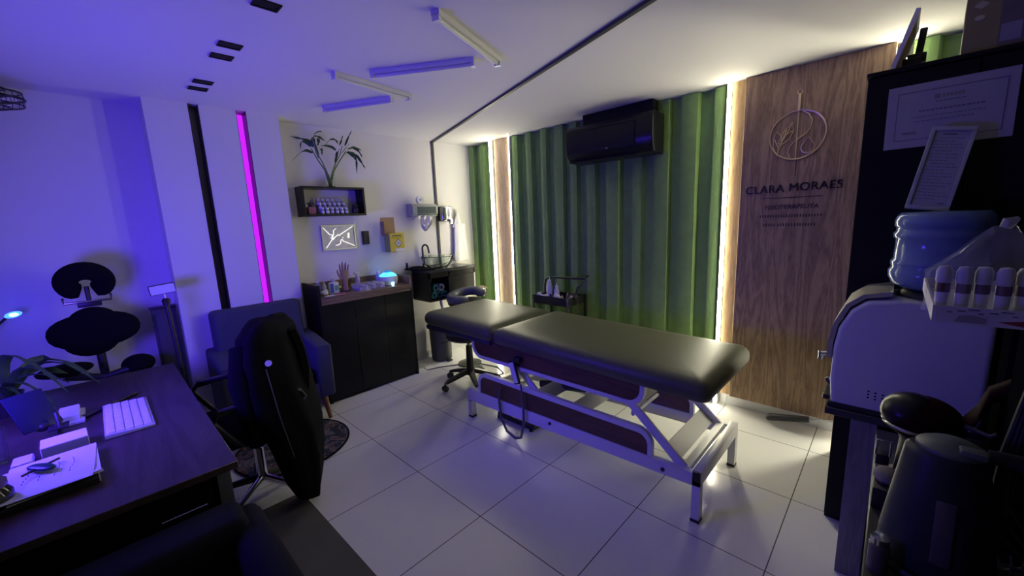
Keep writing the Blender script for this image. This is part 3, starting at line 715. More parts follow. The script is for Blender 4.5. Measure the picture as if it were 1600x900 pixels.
p = [(hx, hy-0.030, zt+0.12), (hx+0.004, hy-0.046, zt+0.145), (hx+0.006, hy-0.060, zt+0.172), (hx+0.006, hy-0.064, zt+0.20), (hx+0.006, hy-0.064, zt+0.212)]
hb.tube(p, [0.013, 0.011, 0.009, 0.0075, 0.004], 10)
hb.build('hand', SKINW, hm)
MB().lathe((hx, hy, zt), [(0, 0), (0.042, 0), (0.042, 0.012), (0.03, 0.016), (0, 0.016)], 24).build('base', LAMW, hm)
# diffuser
df = thing('aroma_diffuser', 'white round aroma diffuser glowing cyan on the counter', 'diffuser', (-2.21, 0.805, zt))
MB().lathe((-2.21, 0.805, zt), [(0, 0), (0.075, 0), (0.085, 0.006), (0.094, 0.05), (0.092, 0.085), (0.085, 0.09), (0, 0.09)], 36).build('base', WPLAST, df)
CY = mat('cyan_glow', (0.2, 0.7, 0.9), 0.3, emit=(0.05, 0.45, 0.9), es=2.2)
MB().lathe((-2.21, 0.805, zt+0.0905), [(0.086, 0), (0.074, 0.014), (0.05, 0.03), (0.03, 0.036), (0.026, 0.042), (0, 0.044)], 36).build('glowing_lid', CY, df); dfl = df.children[-1] if len(df.children) else df
MB().ball((-2.21, 0.805, zt+0.13), 0.030, 0.034, 0.018).build('mist_outlet', mat('blue_plastic', (0.02, 0.25, 0.5), 0.3, emit=(0.02, 0.2, 0.5), es=0.7), dfl)
nlm = thing('night_light', 'tiny cyan-white glowing cup light in front of the aroma diffuser', 'lamp', (-2.08, 0.78, zt))
MB().lathe((-2.075, 0.775, zt), [(0, 0), (0.011, 0), (0.015, 0.02), (0.016, 0.035), (0.013, 0.04), (0, 0.04)], 18).build('cup', mat('cup_glow', (0.7, 0.9, 1), 0.3, emit=(0.35, 0.75, 1.0), es=2.0), nlm)
MB().tube([(-2.075, 0.775+0.012*math.cos(a), zt+0.04+0.025*math.sin(a)) for a in [PI*i/8 for i in range(9)]], 0.0018, 6).build('handle', WPLAST, nlm)
# acrylic tray with items
tr = thing('clear_tray', 'clear acrylic box tray full of small items in the middle of the counter', 'tray', (-2.15, 0.545, zt))
CLR = mat('clear_acrylic', (0.8, 0.8, 0.85), 0.08, alpha=0.2)
ty0, ty1, tx0, tx1 = 0.43, 0.69, -2.24, -2.075
MB().box(tx0, tx1, ty0, ty1, zt, zt+0.004).build('base', CLR, tr)
w = MB()
w.box(tx0, tx0+0.003, ty0, ty1, zt+0.004, zt+0.055).box(tx1-0.003, tx1, ty0, ty1, zt+0.004, zt+0.055)
w.box(tx0, tx1, ty0, ty0+0.003, zt+0.004, zt+0.055).box(tx0, tx1, ty1-0.003, ty1, zt+0.004, zt+0.055)
w.build('walls', CLR, tr)
MB().box(tx0-0.002, tx1+0.002, ty0-0.002, ty1+0.002, zt+0.056, zt+0.059).build('lid', CLR, tr)
GM = [mat('grey_packet', (0.35, 0.33, 0.36), 0.6), mat('brown_packet', (0.22, 0.15, 0.12), 0.6), mat('pale_packet', (0.6, 0.58, 0.62), 0.5)]
for k in range(9):
    yy = ty0+0.03+0.0255*k; hh = 0.02+0.02*((k*7) % 3)/2
    single('small_packet', MB().box(-2.21+0.02*(k % 2), -2.10+0.01*(k % 3), yy-0.010, yy+0.010, zt+0.005, zt+0.008+hh, 0.003), GM[k % 3],
           'small packet in the clear tray, %s from the left' % ['first', 'second', 'third', 'fourth', 'fifth', 'sixth', 'seventh', 'eighth', 'last'][k], 'packet', 'packets in the clear tray')
def pump_bottle(x, y, z, h, r, m, label, kind='pump', name='pump_bottle'):
    t = thing(name, label, 'bottle', (x, y, z))
    MB().lathe((x, y, z), [(0, 0), (r*0.95, 0), (r, 0.006), (r, h*0.62), (r*0.45, h*0.74), (r*0.4, h*0.78)], 20).build('body', m, t)
    if kind == 'pump':
        MB().lathe((x, y, z+h*0.78), [(r*0.5, 0), (r*0.5, h*0.07), (r*0.15, h*0.08), (r*0.15, h*0.18), (0, h*0.18)], 14).build('pump_neck', WPLAST, t)
        MB().box(x-0.005, x+0.03, y-0.006, y+0.006, z+h*0.95, z+h, 0.002).build('nozzle', WPLAST, t)
    else:
        MB().lathe((x, y, z+h*0.77), [(r*0.5, 0), (r*0.45, h*0.10), (0, h*0.11)], 14).build('collar', WPLAST, t)
        hd_ = MB(); hd_.box(x-0.012, x+0.012, y-0.030, y+0.018, z+h*0.87, z+h, 0.005)
        hd_.box(x-0.004, x+0.004, y-0.022, y-0.014, z+h*0.74, z+h*0.88, 0.002); hd_.build('trigger_head', WPLAST, t)
    return t
LAV = mat('translucent_lavender', (0.55, 0.5, 0.72), 0.25, alpha=0.8)
pump_bottle(-2.30, 0.525, zt, 0.155, 0.024, LAV, 'white trigger spray bottle behind the clear tray', 'trigger', 'spray_bottle')
pump_bottle(-2.28, 0.735, zt, 0.165, 0.026, LAV, 'translucent pump bottle left of the aroma diffuser')
pump_bottle(-2.27, 0.135, zt, 0.14, 0.028, mat('clear_violet', (0.4, 0.36, 0.8), 0.2, alpha=0.75), 'clear violet-capped pump bottle at the left end of the counter')
pump_bottle(-2.21, 0.170, zt, 0.125, 0.018, WPLAST, 'small white pump bottle second from the left on the counter')
dj = MB().lathe((-2.28, 0.63, zt), [(0, 0), (0.02, 0), (0.02, 0.045), (0.014, 0.05), (0.014, 0.062), (0, 0.063)], 16)
single('dark_vial', dj, mat('brown_glass', (0.09, 0.07, 0.05), 0.3), 'small dark brown vial behind the clear tray', 'bottle')
gb = thing('flat_bottle', 'white and blue flat bottle with a green label near the hand model', 'bottle', (-2.19, 0.235, zt))
MB().box(-2.205, -2.165, 0.20, 0.285, zt, zt+0.105, 0.008).build('body', WPLAST, gb)
MB().box(-2.166, -2.163, 0.205, 0.235, zt+0.01, zt+0.095).build('blue_stripe', mat('blue_print', (0.05, 0.12, 0.6), 0.5), gb)
MB().box(-2.166, -2.163, 0.245, 0.278, zt+0.03, zt+0.075).build('green_label', mat('green_print', (0.12, 0.4, 0.3), 0.5), gb)
MB().lathe((-2.185, 0.243, zt+0.105), [(0.016, 0), (0.016, 0.03), (0, 0.032)], 16).build('cap', mat('pale_cap', (0.6, 0.6, 0.62), 0.4, alpha=0.8), gb)
br = thing('gold_jar', 'small golden brown jar left of the hand model', 'jar', (-2.20, 0.315, zt))
MB().lathe((-2.24, 0.312, zt), [(0, 0), (0.024, 0), (0.025, 0.035), (0.022, 0.04)], 20).build('body', mat('amber', (0.16, 0.10, 0.04), 0.25), br)
MB().lathe((-2.24, 0.312, zt+0.04), [(0.025, 0), (0.025, 0.014), (0, 0.015)], 20).build('lid', GOLD, br)
single('crumpled_tissue', MB().ball((-2.16, 0.145, zt+0.022), 0.035, 0.035, 0.022, u=10, w=7).ball((-2.17, 0.165, zt+0.035), 0.02, 0.02, 0.02, u=7, w=5), WCLOTH, 'crumpled white tissue at the front left of the counter', 'tissue')
lf = MB()
lf.box(-2.12, -2.06, 0.12, 0.27, zt+0.0005, zt+0.003)
single('white_leaflet', lf, PAPER, 'white leaflet lying on the front left of the counter', 'leaflet')
single('red_leaflet', MB().box(-2.10, -2.048, 0.20, 0.30, zt+0.0035, zt+0.006, R=rotz(0.2), piv=(-2.07, 0.24, zt)), mat('red_white_print', (0.5, 0.18, 0.2), 0.6, var=0.4, vscale=60), 'red and white leaflet overlapping the white leaflet on the counter', 'leaflet')
single('silver_foil', MB().box(-2.068, -2.050, 0.44, 0.56, zt+0.0005, zt+0.004, 0.001), CHROME, 'shiny silver strip lying in front of the clear tray', 'foil')

# ================================================================== TREATMENT TABLE
bed = thing('treatment_table', 'dark grey two-section treatment table on a white steel frame with brown side panels', 'massage table', (0.0, 1.02, 0.0))
def cushion(x0, x1, y0, y1, zb0, zb1, th, name, rx0=0.0, rx1=0.0, dome=0.006):
    # rounded cushion: superellipse rings stacked in z, tilted along x
    secs = []
    prof = [(0.0, 0.030), (0.08, 0.012), (0.2, 0.003), (0.45, 0.0), (0.65, 0.004), (0.8, 0.014), (0.92, 0.032), (1.0, 0.062)]
    def outline(ins):
        r = max(0.008, 0.055-ins*0.5); pts = []
        X0, X1, Y0, Y1 = x0+ins, x1-ins, y0+ins, y1-ins
        for cx_, cy_, a0 in ((X1-r, Y0+r, -PI/2), (X1-r, Y1-r, 0), (X0+r, Y1-r, PI/2), (X0+r, Y0+r, PI)):
            for k in range(7):
                a = a0+PI/2*k/6; pts.append((cx_+r*math.cos(a), cy_+r*math.sin(a)))
        return pts
    def zz(x, t):
        b = zb0+(zb1-zb0)*(x+1.42)/(0.925+1.42)
        return b+t*th
    for t, ins in prof:
        secs.append([(x, y, zz(x, t)) for x, y in outline(ins)])
    for ins in (0.12, 0.2, 0.28):
        secs.append([(x, y, zz(x, 1.0)+dome*(ins/0.28)) for x, y in outline(ins)])
    return MB().loft(secs).build(name, VINYL, bed, ang=70)
cushion(-0.555, 0.925, 0.645, 1.41, 0.708, 0.662, 0.115, 'leg_cushion')
cushion(-1.42, -0.567, 0.655, 1.40, 0.705, 0.66, 0.115, 'head_cushion')
MB().box(-1.41, -0.60, 0.68, 1.38, 0.655, 0.70, 0.012).build('head_section_board', BVINYL, bed)
MB().box(-0.52, 0.80, 0.74, 1.32, 0.64, 0.672).build('seat_board', BLACK, bed)
def side(y0, y1, fy0, fy1):
    def P(xa, xb, za, zb, r): return rrect(xa, xb, za, zb, r, 8, (1, 0, 0, 1))
    # upper panel with white tube border
    lam = MB(); lam.prism(rrect(-0.80, 0.570, 0.548, 0.70, 0.085, 8, (1, 0, 0, 1)), 'Y', y0+0.006, y1-0.006)
    lam.build('upper_side_panel', LAMW, bed)
    ob = rrect(-0.818, 0.588, 0.532, 0.70, 0.10, 8, (1, 0, 0, 1)); ib = rrect(-0.794, 0.562, 0.557, 0.70, 0.078, 8, (1, 0, 0, 1))
    b = MB(); o_ = [ob[i] for i in range(len(ob)) if i not in (9, 10)]; i_ = [ib[i] for i in range(len(ib)) if i not in (9, 10)]
    o_ = [ob[10]] + ob[11:] + ob[:9] + [ob[9]]; i_ = [ib[10]] + ib[11:] + ib[:9] + [ib[9]]
    n = len(o_); v = []; f = []
    for yy in (y0, y1):
        for p in o_: v.append((p[0], yy, p[1]))
        for p in i_: v.append((p[0], yy, p[1]))
    for k in range(n-1):
        f += [(k, k+1, n+k+1, n+k), (2*n+k+1, 2*n+k, 3*n+k, 3*n+k+1), (k+1, k, 2*n+k, 2*n+k+1), (n+k, n+k+1, 3*n+k+1, 3*n+k)]
    b._add([Vector(q) for q in v], f); b.build('upper_border_tube', WMETAL, bed)
    # lower panel
    lam = MB(); lam.prism(rrect(-0.745, 0.612, 0.25, 0.39, 0.06, 8, (0, 1, 1, 0)), 'Y', y0+0.006, y1-0.006); lam.build('lower_side_panel', LAMW, bed)
    ob = rrect(-0.768, 0.637, 0.25, 0.418, 0.09, 8, (0, 1, 1, 0)); ib = rrect(-0.744, 0.611, 0.25, 0.386, 0.058, 8, (0, 1, 1, 0))
    n = len(ob); v = []; f = []
    for yy in (y0, y1):
        for p in ob: v.append((p[0], yy, p[1]))
        for p in ib: v.append((p[0], yy, p[1]))
    for k in range(n-1):
        f += [(k, k+1, n+k+1, n+k), (2*n+k+1, 2*n+k, 3*n+k, 3*n+k+1), (k+1, k, 2*n+k, 2*n+k+1), (n+k, n+k+1, 3*n+k+1, 3*n+k)]
    b = MB(); b._add([Vector(q) for q in v], f); b.build('lower_border_tube', WMETAL, bed)
    MB().prism([(-0.90, 0.145), (0.85, 0.203), (0.85, 0.272), (-0.90, 0.245)], 'Y', y0-0.004, y1+0.004, 0.003).build('base_rail', WMETAL, bed)
    bo = MB()
    for xx in (-0.06, 0.70):
        yy = y0-0.010 if y0 < 1 else y1+0.004
        bo.cone((xx, yy, 0.228), (xx, yy+0.006, 0.228), 0.011, 0.011, 14)
    bo.build('rail_bolt', BLACKP, bed)
    # scissor arms
    for xa in (0.48, -0.37):
        a = MB(); a.prism([(xa-0.045, 0.545), (xa+0.03, 0.545), (xa+0.375, 0.235), (xa+0.30, 0.235)], 'Y', fy0, fy1, 0.003)
        a.build('lift_arm', WMETAL, bed)
    # legs
    for xx in (-0.885, 0.868):
        lgp = MB().box(xx-0.02, xx+0.02, y0, y0+0.045, 0.012, 0.23).build('leg', WMETAL, bed)
        MB().box(xx-0.022, xx+0.022, y0-0.002, y0+0.047, 0.0, 0.016).build('rubber_foot', BLACKP, lgp)
side(0.692, 0.722, 0.724, 0.742)
side(1.308, 1.338, 1.288, 1.306)
for xx, za, zb in ((-0.885, 0.14, 0.215), (0.868, 0.208, 0.285)):
    MB().box(xx-0.02, xx+0.022, 0.70, 1.345, za, zb, 0.002).build('end_crossbar', WMETAL, bed)
    MB().box(xx-0.018, xx+0.02, 0.692, 0.70, za-0.003, zb-0.003).build('crossbar_cap', BLACKP, bed)
MB().box(0.785, 0.825, 0.722, 1.308, 0.245, 0.275).build('inner_crossbar', WMETAL, bed)
MB().box(-0.70, -0.66, 0.722, 1.308, 0.20, 0.235).build('inner_crossbar', WMETAL, bed)
for xa, za in ((0.47, 0.52), (0.72, 0.30), (-0.16, 0.38), (0.12, 0.36)):
    MB().box(xa-0.05, xa+0.05, 0.742, 1.288, za-0.006, za+0.006, R=rot('Y', 0.72), piv=(xa, 1, za)).build('cross_plate', WMETAL, bed)
MB().box(-0.6, 0.50, 0.80, 0.84, 0.50, 0.53).build('upper_long_tube', mat('grey_steel', (0.3, 0.3, 0.3), 0.4), bed)
MB().box(-0.6, 0.50, 1.20, 1.24, 0.50, 0.53).build('upper_long_tube', MATS['grey_steel'], bed)
MB().tube([(-0.36, 0.98, 0.33), (0.02, 0.98, 0.40)], 0.034, 18).build('lift_motor', BLACKP, bed)
MB().tube([(0.02, 0.98, 0.40), (0.36, 0.98, 0.47)], 0.014, 14).build('lift_piston', CHROME, bed)
MB().tube([(0.45, 0.84, 0.40), (0.49, 0.84, 0.60)], 0.012).tube([(0.45, 0.84, 0.40), (0.45, 1.18, 0.40)], 0.012).build('tilt_bracket', WMETAL, bed)
# hand remote and its cable
rm = thing('hand_remote', 'slim silver and black hand remote hanging on the near side of the treatment table', 'remote control', (-0.33, 0.67, 0.43))
Rr = rot('Y', -0.32)
MB().box(-0.372, -0.312, 0.655, 0.672, 0.44, 0.61, 0.006, R=Rr, piv=(-0.34, 0.66, 0.52)).build('body', BLACKP, rm)
MB().box(-0.362, -0.322, 0.651, 0.656, 0.45, 0.595, 0.001, 1, R=Rr, piv=(-0.34, 0.66, 0.52)).build('silver_face', WPLAST, rm)
MB().box(-0.35, -0.29, 0.66, 0.692, 0.60, 0.635, 0.004).build('hook', BLACKP, rm)
single('remote_cable', MB().tube([(-0.29, 0.665, 0.45), (-0.285, 0.665, 0.40), (-0.27, 0.662, 0.30), (-0.27, 0.66, 0.16), (-0.30, 0.66, 0.05), (-0.36, 0.665, 0.022), (-0.44, 0.66, 0.05), (-0.50, 0.665, 0.14), (-0.52, 0.67, 0.28), (-0.51, 0.682, 0.36)],
    [0.006, 0.007, 0.009, 0.010, 0.010, 0.010, 0.010, 0.010, 0.009, 0.008], 10), mat('grey_coil_cable', (0.12, 0.12, 0.14), 0.4), 'grey cable looping from the hand remote down to the tiles', 'cable')
fp = thing('foot_pedal', 'low black foot pedal control on the floor under the treatment table', 'pedal', (-0.52, 0.92, 0))
MB().box(-0.72, -0.34, 0.83, 0.98, 0.004, 0.045, 0.014, 3).build('base', BLACKP, fp)
MB().ball((-0.62, 0.90, 0.045), 0.075, 0.06, 0.028).build('rocker', BLACKP, fp)
MB().ball((-0.44, 0.90, 0.045), 0.06, 0.05, 0.022).build('rocker', BLACKP, fp)
for xx in (-0.70, -0.36): MB().lathe((xx, 0.835, 0.0), [(0, 0), (0.016, 0), (0.016, 0.02), (0, 0.022)], 12).build('rubber_foot', BLACKP, fp)

# ---------------- rolling stool
stl = thing('rolling_stool', 'black rolling stool with five-star base tucked under the head of the treatment table', 'stool', (-1.40, 1.14, 0))
sx, sy = -1.40, 1.14
for k in range(5):
    a = math.radians(-100+72*k); e = Vector((sx+0.27*math.cos(a), sy+0.27*math.sin(a), 0.075)); c = Vector((sx, sy, 0.135))
    dd = Vector((math.cos(a), math.sin(a), 0)); sd = Vector((-math.sin(a), math.cos(a), 0)); secs = []
    for t, w_, h_ in ((0.0, 0.034, 0.03), (0.35, 0.03, 0.028), (0.75, 0.025, 0.02), (1.0, 0.018, 0.012)):
        p = c.lerp(e, t); secs.append([p+sd*w_, p+sd*w_*0.7+Vector((0, 0, h_)), p-sd*w_*0.7+Vector((0, 0, h_)), p-sd*w_, p-sd*w_-Vector((0, 0, 0.008)), p+sd*w_-Vector((0, 0, 0.008))])
    ba = MB().loft(secs).build('base_arm', BLACKP, stl)
    q = e+dd*0.01
    cs = MB().cone((q.x, q.y, 0.05), (q.x, q.y, 0.08), 0.008, 0.008, 10)
    for s_ in (-1, 1): cs.cone((q.x+sd.x*0.006*s_, q.y+sd.y*0.006*s_, 0.027), (q.x+sd.x*0.022*s_, q.y+sd.y*0.022*s_, 0.027), 0.027, 0.027, 18)
    cs.box(q.x-0.016, q.x+0.016, q.y-0.016, q.y+0.016, 0.038, 0.058, 0.006)
    cs.build('caster', BLACKP, ba)
MB().lathe((sx, sy, 0.10), [(0, 0), (0.045, 0), (0.045, 0.05), (0.036, 0.07), (0.032, 0.25), (0.03, 0.29), (0, 0.29)], 22).build('gas_column_cover', BLACKP, stl)
MB().cone((sx, sy, 0.38), (sx, sy, 0.46), 0.014, 0.014, 14).build('piston', STEEL, stl)
MB().box(sx-0.09, sx+0.09, sy-0.08, sy+0.08, 0.445, 0.462, 0.004).build('seat_plate', BLACKP, stl)
MB().tube([(sx-0.02, sy-0.02, 0.45), (sx-0.14, sy-0.12, 0.44), (sx-0.20, sy-0.18, 0.415)], 0.005).build('height_lever', BLACKP, stl)
MB().lathe((sx-0.02, sy+0.0, 0.462), [(0, 0), (0.185, 0.0), (0.205, 0.02), (0.205, 0.06), (0.18, 0.085), (0.0, 0.092)], 32).build('seat', BVINYL, stl)

# ---------------- U-shaped cushion on its own stool
uc = thing('face_rest_cushion', 'grey-blue U-shaped face rest cushion behind the head end of the treatment table', 'cushion', (-1.86, 1.50, 0.72))
secs = []; ncs = 22
for i in range(ncs):
    t = i/(ncs-1); a = math.radians(35+290*t)
    c = Vector((-1.83+0.165*math.cos(a), 1.50+0.155*math.sin(a), 0.775+0.028*math.sin(a)))
    rd = Vector((math.cos(a), math.sin(a), 0)); s0 = 0.55 if i in (0, ncs-1) else (0.85 if i in (1, ncs-2) else 1.0); ring = []
    for k in range(14):
        b = 2*PI*k/14; ca, sa = math.cos(b), math.sin(b)
        ring.append(c+rd*0.062*s0*math.copysign(abs(ca)**0.75, ca)+Vector((0, 0, 1))*0.048*s0*math.copysign(abs(sa)**0.75, sa))
    secs.append(ring)
MB().loft(secs).build('padding', mat('blue_grey_vinyl', (0.11, 0.12, 0.14), 0.45, bump=0.1, bscale=200), uc, ang=80)
sp = thing('pedestal_stool', 'low black pedestal stool carrying the U-shaped face rest cushion', 'stool', (-1.84, 1.5, 0))
MB().lathe((-1.84, 1.5, 0), [(0, 0), (0.13, 0), (0.13, 0.012), (0.03, 0.03), (0.022, 0.06), (0.022, 0.66), (0.05, 0.68), (0, 0.68)], 28).build('pedestal', BLACKP, sp)
MB().lathe((-1.84, 1.5, 0.68), [(0, 0), (0.19, 0), (0.20, 0.01), (0.20, 0.03), (0.19, 0.042), (0, 0.044)], 32).build('seat', BLACKP, sp)
cl = MB()
for k in range(7): cl.ball((-1.85+0.03*math.sin(k*2.2), 1.66+0.018*k, 0.815+0.012*math.cos(k*1.7)), 0.05, 0.026, 0.028, R=rot('X', 0.3*k), u=12, w=8)
single('beige_cloth', cl, mat('beige_patterned_cloth', (0.55, 0.42, 0.22), 0.9, var=0.45, vscale=60), 'small crumpled beige cloth lying on the far side of the U-shaped cushion', 'cloth')

# ---------------- trolley
ty = thing('utility_trolley', 'black metal utility trolley with a tubular handle in front of the green curtain', 'trolley', (-0.87, 1.87, 0))
def basket(z0, z1, name):
    b = MB(); X0, X1, Y0, Y1 = -1.075, -0.665, 1.745, 2.02
    b.box(X0, X1, Y0, Y1, z0, z0+0.006)
    b.box(X0, X1, Y0, Y0+0.005, z0+0.006, z1).box(X0, X1, Y1-0.005, Y1, z0+0.006, z1).box(X0, X0+0.005, Y0+0.005, Y1-0.005, z0+0.006, z1).box(X1-0.005, X1, Y0+0.005, Y1-0.005, z0+0.006, z1)
    b.build(name, BLACKP, ty)
basket(0.738, 0.818, 'top_tray'); basket(0.46, 0.53, 'middle_tray'); basket(0.16, 0.23, 'bottom_tray')
for X in (-1.08, -0.66):
    for Yy in (1.74, 2.025):
        MB().box(X-0.009, X+0.009, Yy-0.009, Yy+0.009, 0.06, 0.822).build('upright', BLACKP if Yy > 1.8 else mat('upright_edge', (0.25, 0.25, 0.25), 0.25, metal=0.5), ty)
        MB().cone((X-0.012, Yy, 0.03), (X+0.012, Yy, 0.03), 0.03, 0.03, 18).cone((X, Yy, 0.03), (X, Yy, 0.07), 0.007, 0.007, 8).build('caster', BLACKP, ty)
hdl = [(-1.075, 1.92, 0.82), (-1.075, 1.92, 0.90), (-1.06, 1.92, 0.955), (-1.0, 1.92, 0.978), (-0.9, 1.92, 0.98), (-0.75, 1.92, 0.985), (-0.60, 1.92, 0.99), (-0.575, 1.92, 0.985), (-0.60, 1.90, 0.955), (-0.645, 1.88, 0.91), (-0.665, 1.87, 0.82)]
MB().tube(hdl, 0.011, 10).build('handle', BLACKP, ty)
MB().ball((-0.56, 1.92, 1.02), 0.016, 0.016, 0.016).cone((-0.565, 1.92, 0.99), (-0.56, 1.92, 1.02), 0.006, 0.006, 8).build('handle_knob', BLACKP, ty)
hp = thing('black_headphones', 'black cable coil hanging over the right side of the trolley tray', 'cable', (-0.66, 1.76, 0.70))
MB().tube([(-0.655-0.002*i, 1.80+0.055*math.cos(PI*i/10), 0.80+0.055*math.sin(PI*i/10)) for i in range(11)], 0.012, 8).build('coil', BLACKP, hp)
MB().tube([(-0.642, 1.86, 0.80), (-0.635, 1.865, 0.72), (-0.637, 1.865, 0.64)], 0.007, 8).build('loose_end', BLACKP, hp)
MB().tube([(-0.642, 1.74, 0.80), (-0.635, 1.73, 0.72), (-0.637, 1.73, 0.62)], 0.007, 8).build('loose_end', BLACKP, hp)
hp.name = 'cable_coil'
ztr = 0.744
WB = mat('pale_violet_bottle', (0.60, 0.60, 0.72), 0.3)
def tbottle(x, y, h, r, m, label, tip=True):
    t = thing('squeeze_bottle', label, 'bottle', (x, y, ztr))
    MB().lathe((x, y, ztr), [(0, 0), (r, 0), (r*1.02, 0.01), (r, h*0.55), (r*0.45, h*0.8)], 18).build('body', m, t)
    MB().lathe((x, y, ztr+h*0.8), [(r*0.5, 0), (r*0.45, h*0.05), (r*0.14, h*0.07), (r*0.08, h*0.2), (0, h*0.2)], 14).build('nozzle', WPLAST, t)
tbottle(-0.965, 1.86, 0.255, 0.030, WB, 'tall pale squeeze bottle on the trolley, the taller of two')
tbottle(-0.885, 1.87, 0.195, 0.028, WB, 'shorter pale squeeze bottle on the trolley, right of the tall one')
dv = thing('handheld_device', 'white handheld device with a small dark screen at the left of the trolley tray', 'device', (-1.01, 1.80, ztr))
MB().box(-1.065, -0.965, 1.765, 1.835, ztr+0.045, ztr+0.085, 0.012, R=rot('Y', 0.25), piv=(-1.01, 1.8, ztr+0.06)).build('body', WPLAST, dv)
MB().box(-1.03, -0.985, 1.78, 1.82, ztr+0.083, ztr+0.087, R=rot('Y', 0.25), piv=(-1.01, 1.8, ztr+0.06)).build('screen', BLACKG, dv)
MB().box(-1.05, -0.98, 1.77, 1.83, ztr, ztr+0.05, 0.004).build('stand', CHAR, dv)
for k, (x, y, h, r, m, lb) in enumerate(((-0.93, 1.79, 0.075, 0.014, mat('amber_plastic', (0.25, 0.10, 0.04), 0.3), 'small amber vial in the middle of the trolley tray'),
        (-0.90, 1.79, 0.09, 0.015, BLACKP, 'small black vial beside the amber one in the trolley tray'), (-0.955, 1.785, 0.06, 0.010, CARD, 'tiny tan vial left of the amber one in the trolley tray'),
        (-0.80, 1.84, 0.075, 0.017, mat('blush_plastic', (0.55, 0.38, 0.33), 0.4), 'small blush pink vial at the right of the trolley tray'))):
    t = thing('small_vial', lb, 'bottle', (x, y, ztr))
    MB().lathe((x, y, ztr), [(0, 0), (r, 0), (r, h*0.7), (r*0.6, h*0.8)], 14).build('body', m, t)
    MB().lathe((x, y, ztr+h*0.8), [(r*0.62, 0), (r*0.6, h*0.2), (0, h*0.21)], 12).build('cap', m if k else WPLAST, t)
for k, (x, y) in enumerate(((-0.845, 1.80), (-0.80, 1.79), (-0.86, 1.835))):
    single('cotton_ball', MB().ball((x, y, ztr+0.055 if k == 0 else ztr+0.045), 0.026, 0.024, 0.05 if k == 0 else 0.045, u=12, w=9), WCLOTH, ['white cotton ball in front of the short squeeze bottle', 'white cotton ball at the front right of the trolley tray', 'white cotton ball just behind the others in the trolley tray'][k], 'cotton')
for k in range(4):
    x, y = -0.775+0.03*k, 1.90+0.015*(k % 2)
    single('glass_cup', MB().lathe((x, y, ztr), [(0, 0), (0.012, 0), (0.016, 0.05), (0.010, 0.075), (0.004, 0.10-0.008*(k % 2)), (0, 0.10-0.008*(k % 2))], 12), [mat('peach_plastic', (0.6, 0.42, 0.3), 0.3), WPLAST][k % 2],
           'little pointed cup at the back right of the trolley tray, %s from the left' % ['first', 'second', 'third', 'fourth'][k], 'cup', 'pointed cups on the trolley')

# ---------------- stick leaning by the skirting
rd_ = thing('handled_rod', 'metal rod with a fat black handle lying by the tiled skirting under the logo panel', 'rod', (1.0, 2.03, 0.02))
MB().tube([(0.915, 2.03, 0.045), (0.935, 2.03, 0.058), (1.165, 2.03, 0.113)], [0.018, 0.026, 0.021], 14).build('handle', BLACKP, rd_)
MB().tube([(1.165, 2.03, 0.113), (1.40, 1.95, 0.20)], 0.008, 10).build('shaft', STEEL, rd_)

# ================================================================== LEFT SIDE: DESK
dk = thing('office_desk', 'dark wooden desk with purple sheen in the left foreground', 'desk', (-0.98, -1.38, 0))
DX0, DX1, DY0, DY1 = -1.80, -0.165, -1.85, -0.975
MB().box(DX0, DX1, DY0, DY1, 0.722, 0.75, 0.002, 1).build('desktop', DESKW, dk)
MB().box(-0.62, DX1-0.03, DY0+0.05, DY1-0.06, 0.30, 0.722).build('drawer_unit', BLACKL, dk)
drw = MB().box(DX1-0.03, DX1-0.014, DY0+0.07, DY1-0.08, 0.58, 0.71).build('drawer', BLACKL, dk)
MB().box(DX1-0.03, DX1-0.014, DY0+0.07, DY1-0.08, 0.44, 0.57).build('drawer', BLACKL, dk)
MB().box(DX1-0.03, DX1-0.014, DY0+0.07, DY1-0.08, 0.31, 0.43).build('drawer', BLACKL, dk)
MB().tube([(DX1-0.012, -1.20, 0.64), (DX1+0.008, -1.20, 0.64), (DX1+0.008, -1.08, 0.64), (DX1-0.012, -1.08, 0.64)], 0.004).build('handle', CHROME, drw)
MB().box(-1.70, -0.62, DY1-0.12, DY1-0.10, 0.60, 0.722).build('modesty_rail', BLACKL, dk)
for xx, yy in ((-1.74, -1.02), (-1.74, -1.74), (-0.20, -1.02), (-0.20, -1.74)):
    MB().box(xx-0.02, xx+0.02, yy-0.02, yy+0.02, 0.0, 0.722).build('leg', STEEL, dk)

kb = thing('computer_keyboard', 'white and silver compact keyboard lying on the dark desk', 'keyboard', (-0.96, -1.225, 0.75))
Rk2 = rotz(0.03)
MB().prism([(-1.302, 0.752), (-1.148, 0.752), (-1.148, 0.760), (-1.302, 0.770)], 'X', -1.185, -0.765, 0.001).build('case', mat('silver_plastic', (0.55, 0.55, 0.57), 0.4), kb)
keys = []
for r_ in range(5):
    nk = 14; mb = MB()
    for k in range(nk):
        xa = -1.178+k*0.0288; ya = -1.296+r_*0.0286
        if r_ == 4 and 3 < k < 9: continue
        mb.box(xa, xa+0.0255, ya, ya+0.0252, 0.766-0.0016*r_, 0.773-0.0018*r_, 0.0015, 1)
    if r_ == 4: mb.box(-1.178+4*0.0288, -1.178+9*0.0288-0.003, -1.296+4*0.0286, -1.296+4*0.0286+0.0252, 0.7596, 0.7658, 0.0015, 1)
    mb.build('key_row', WPLAST, kb)
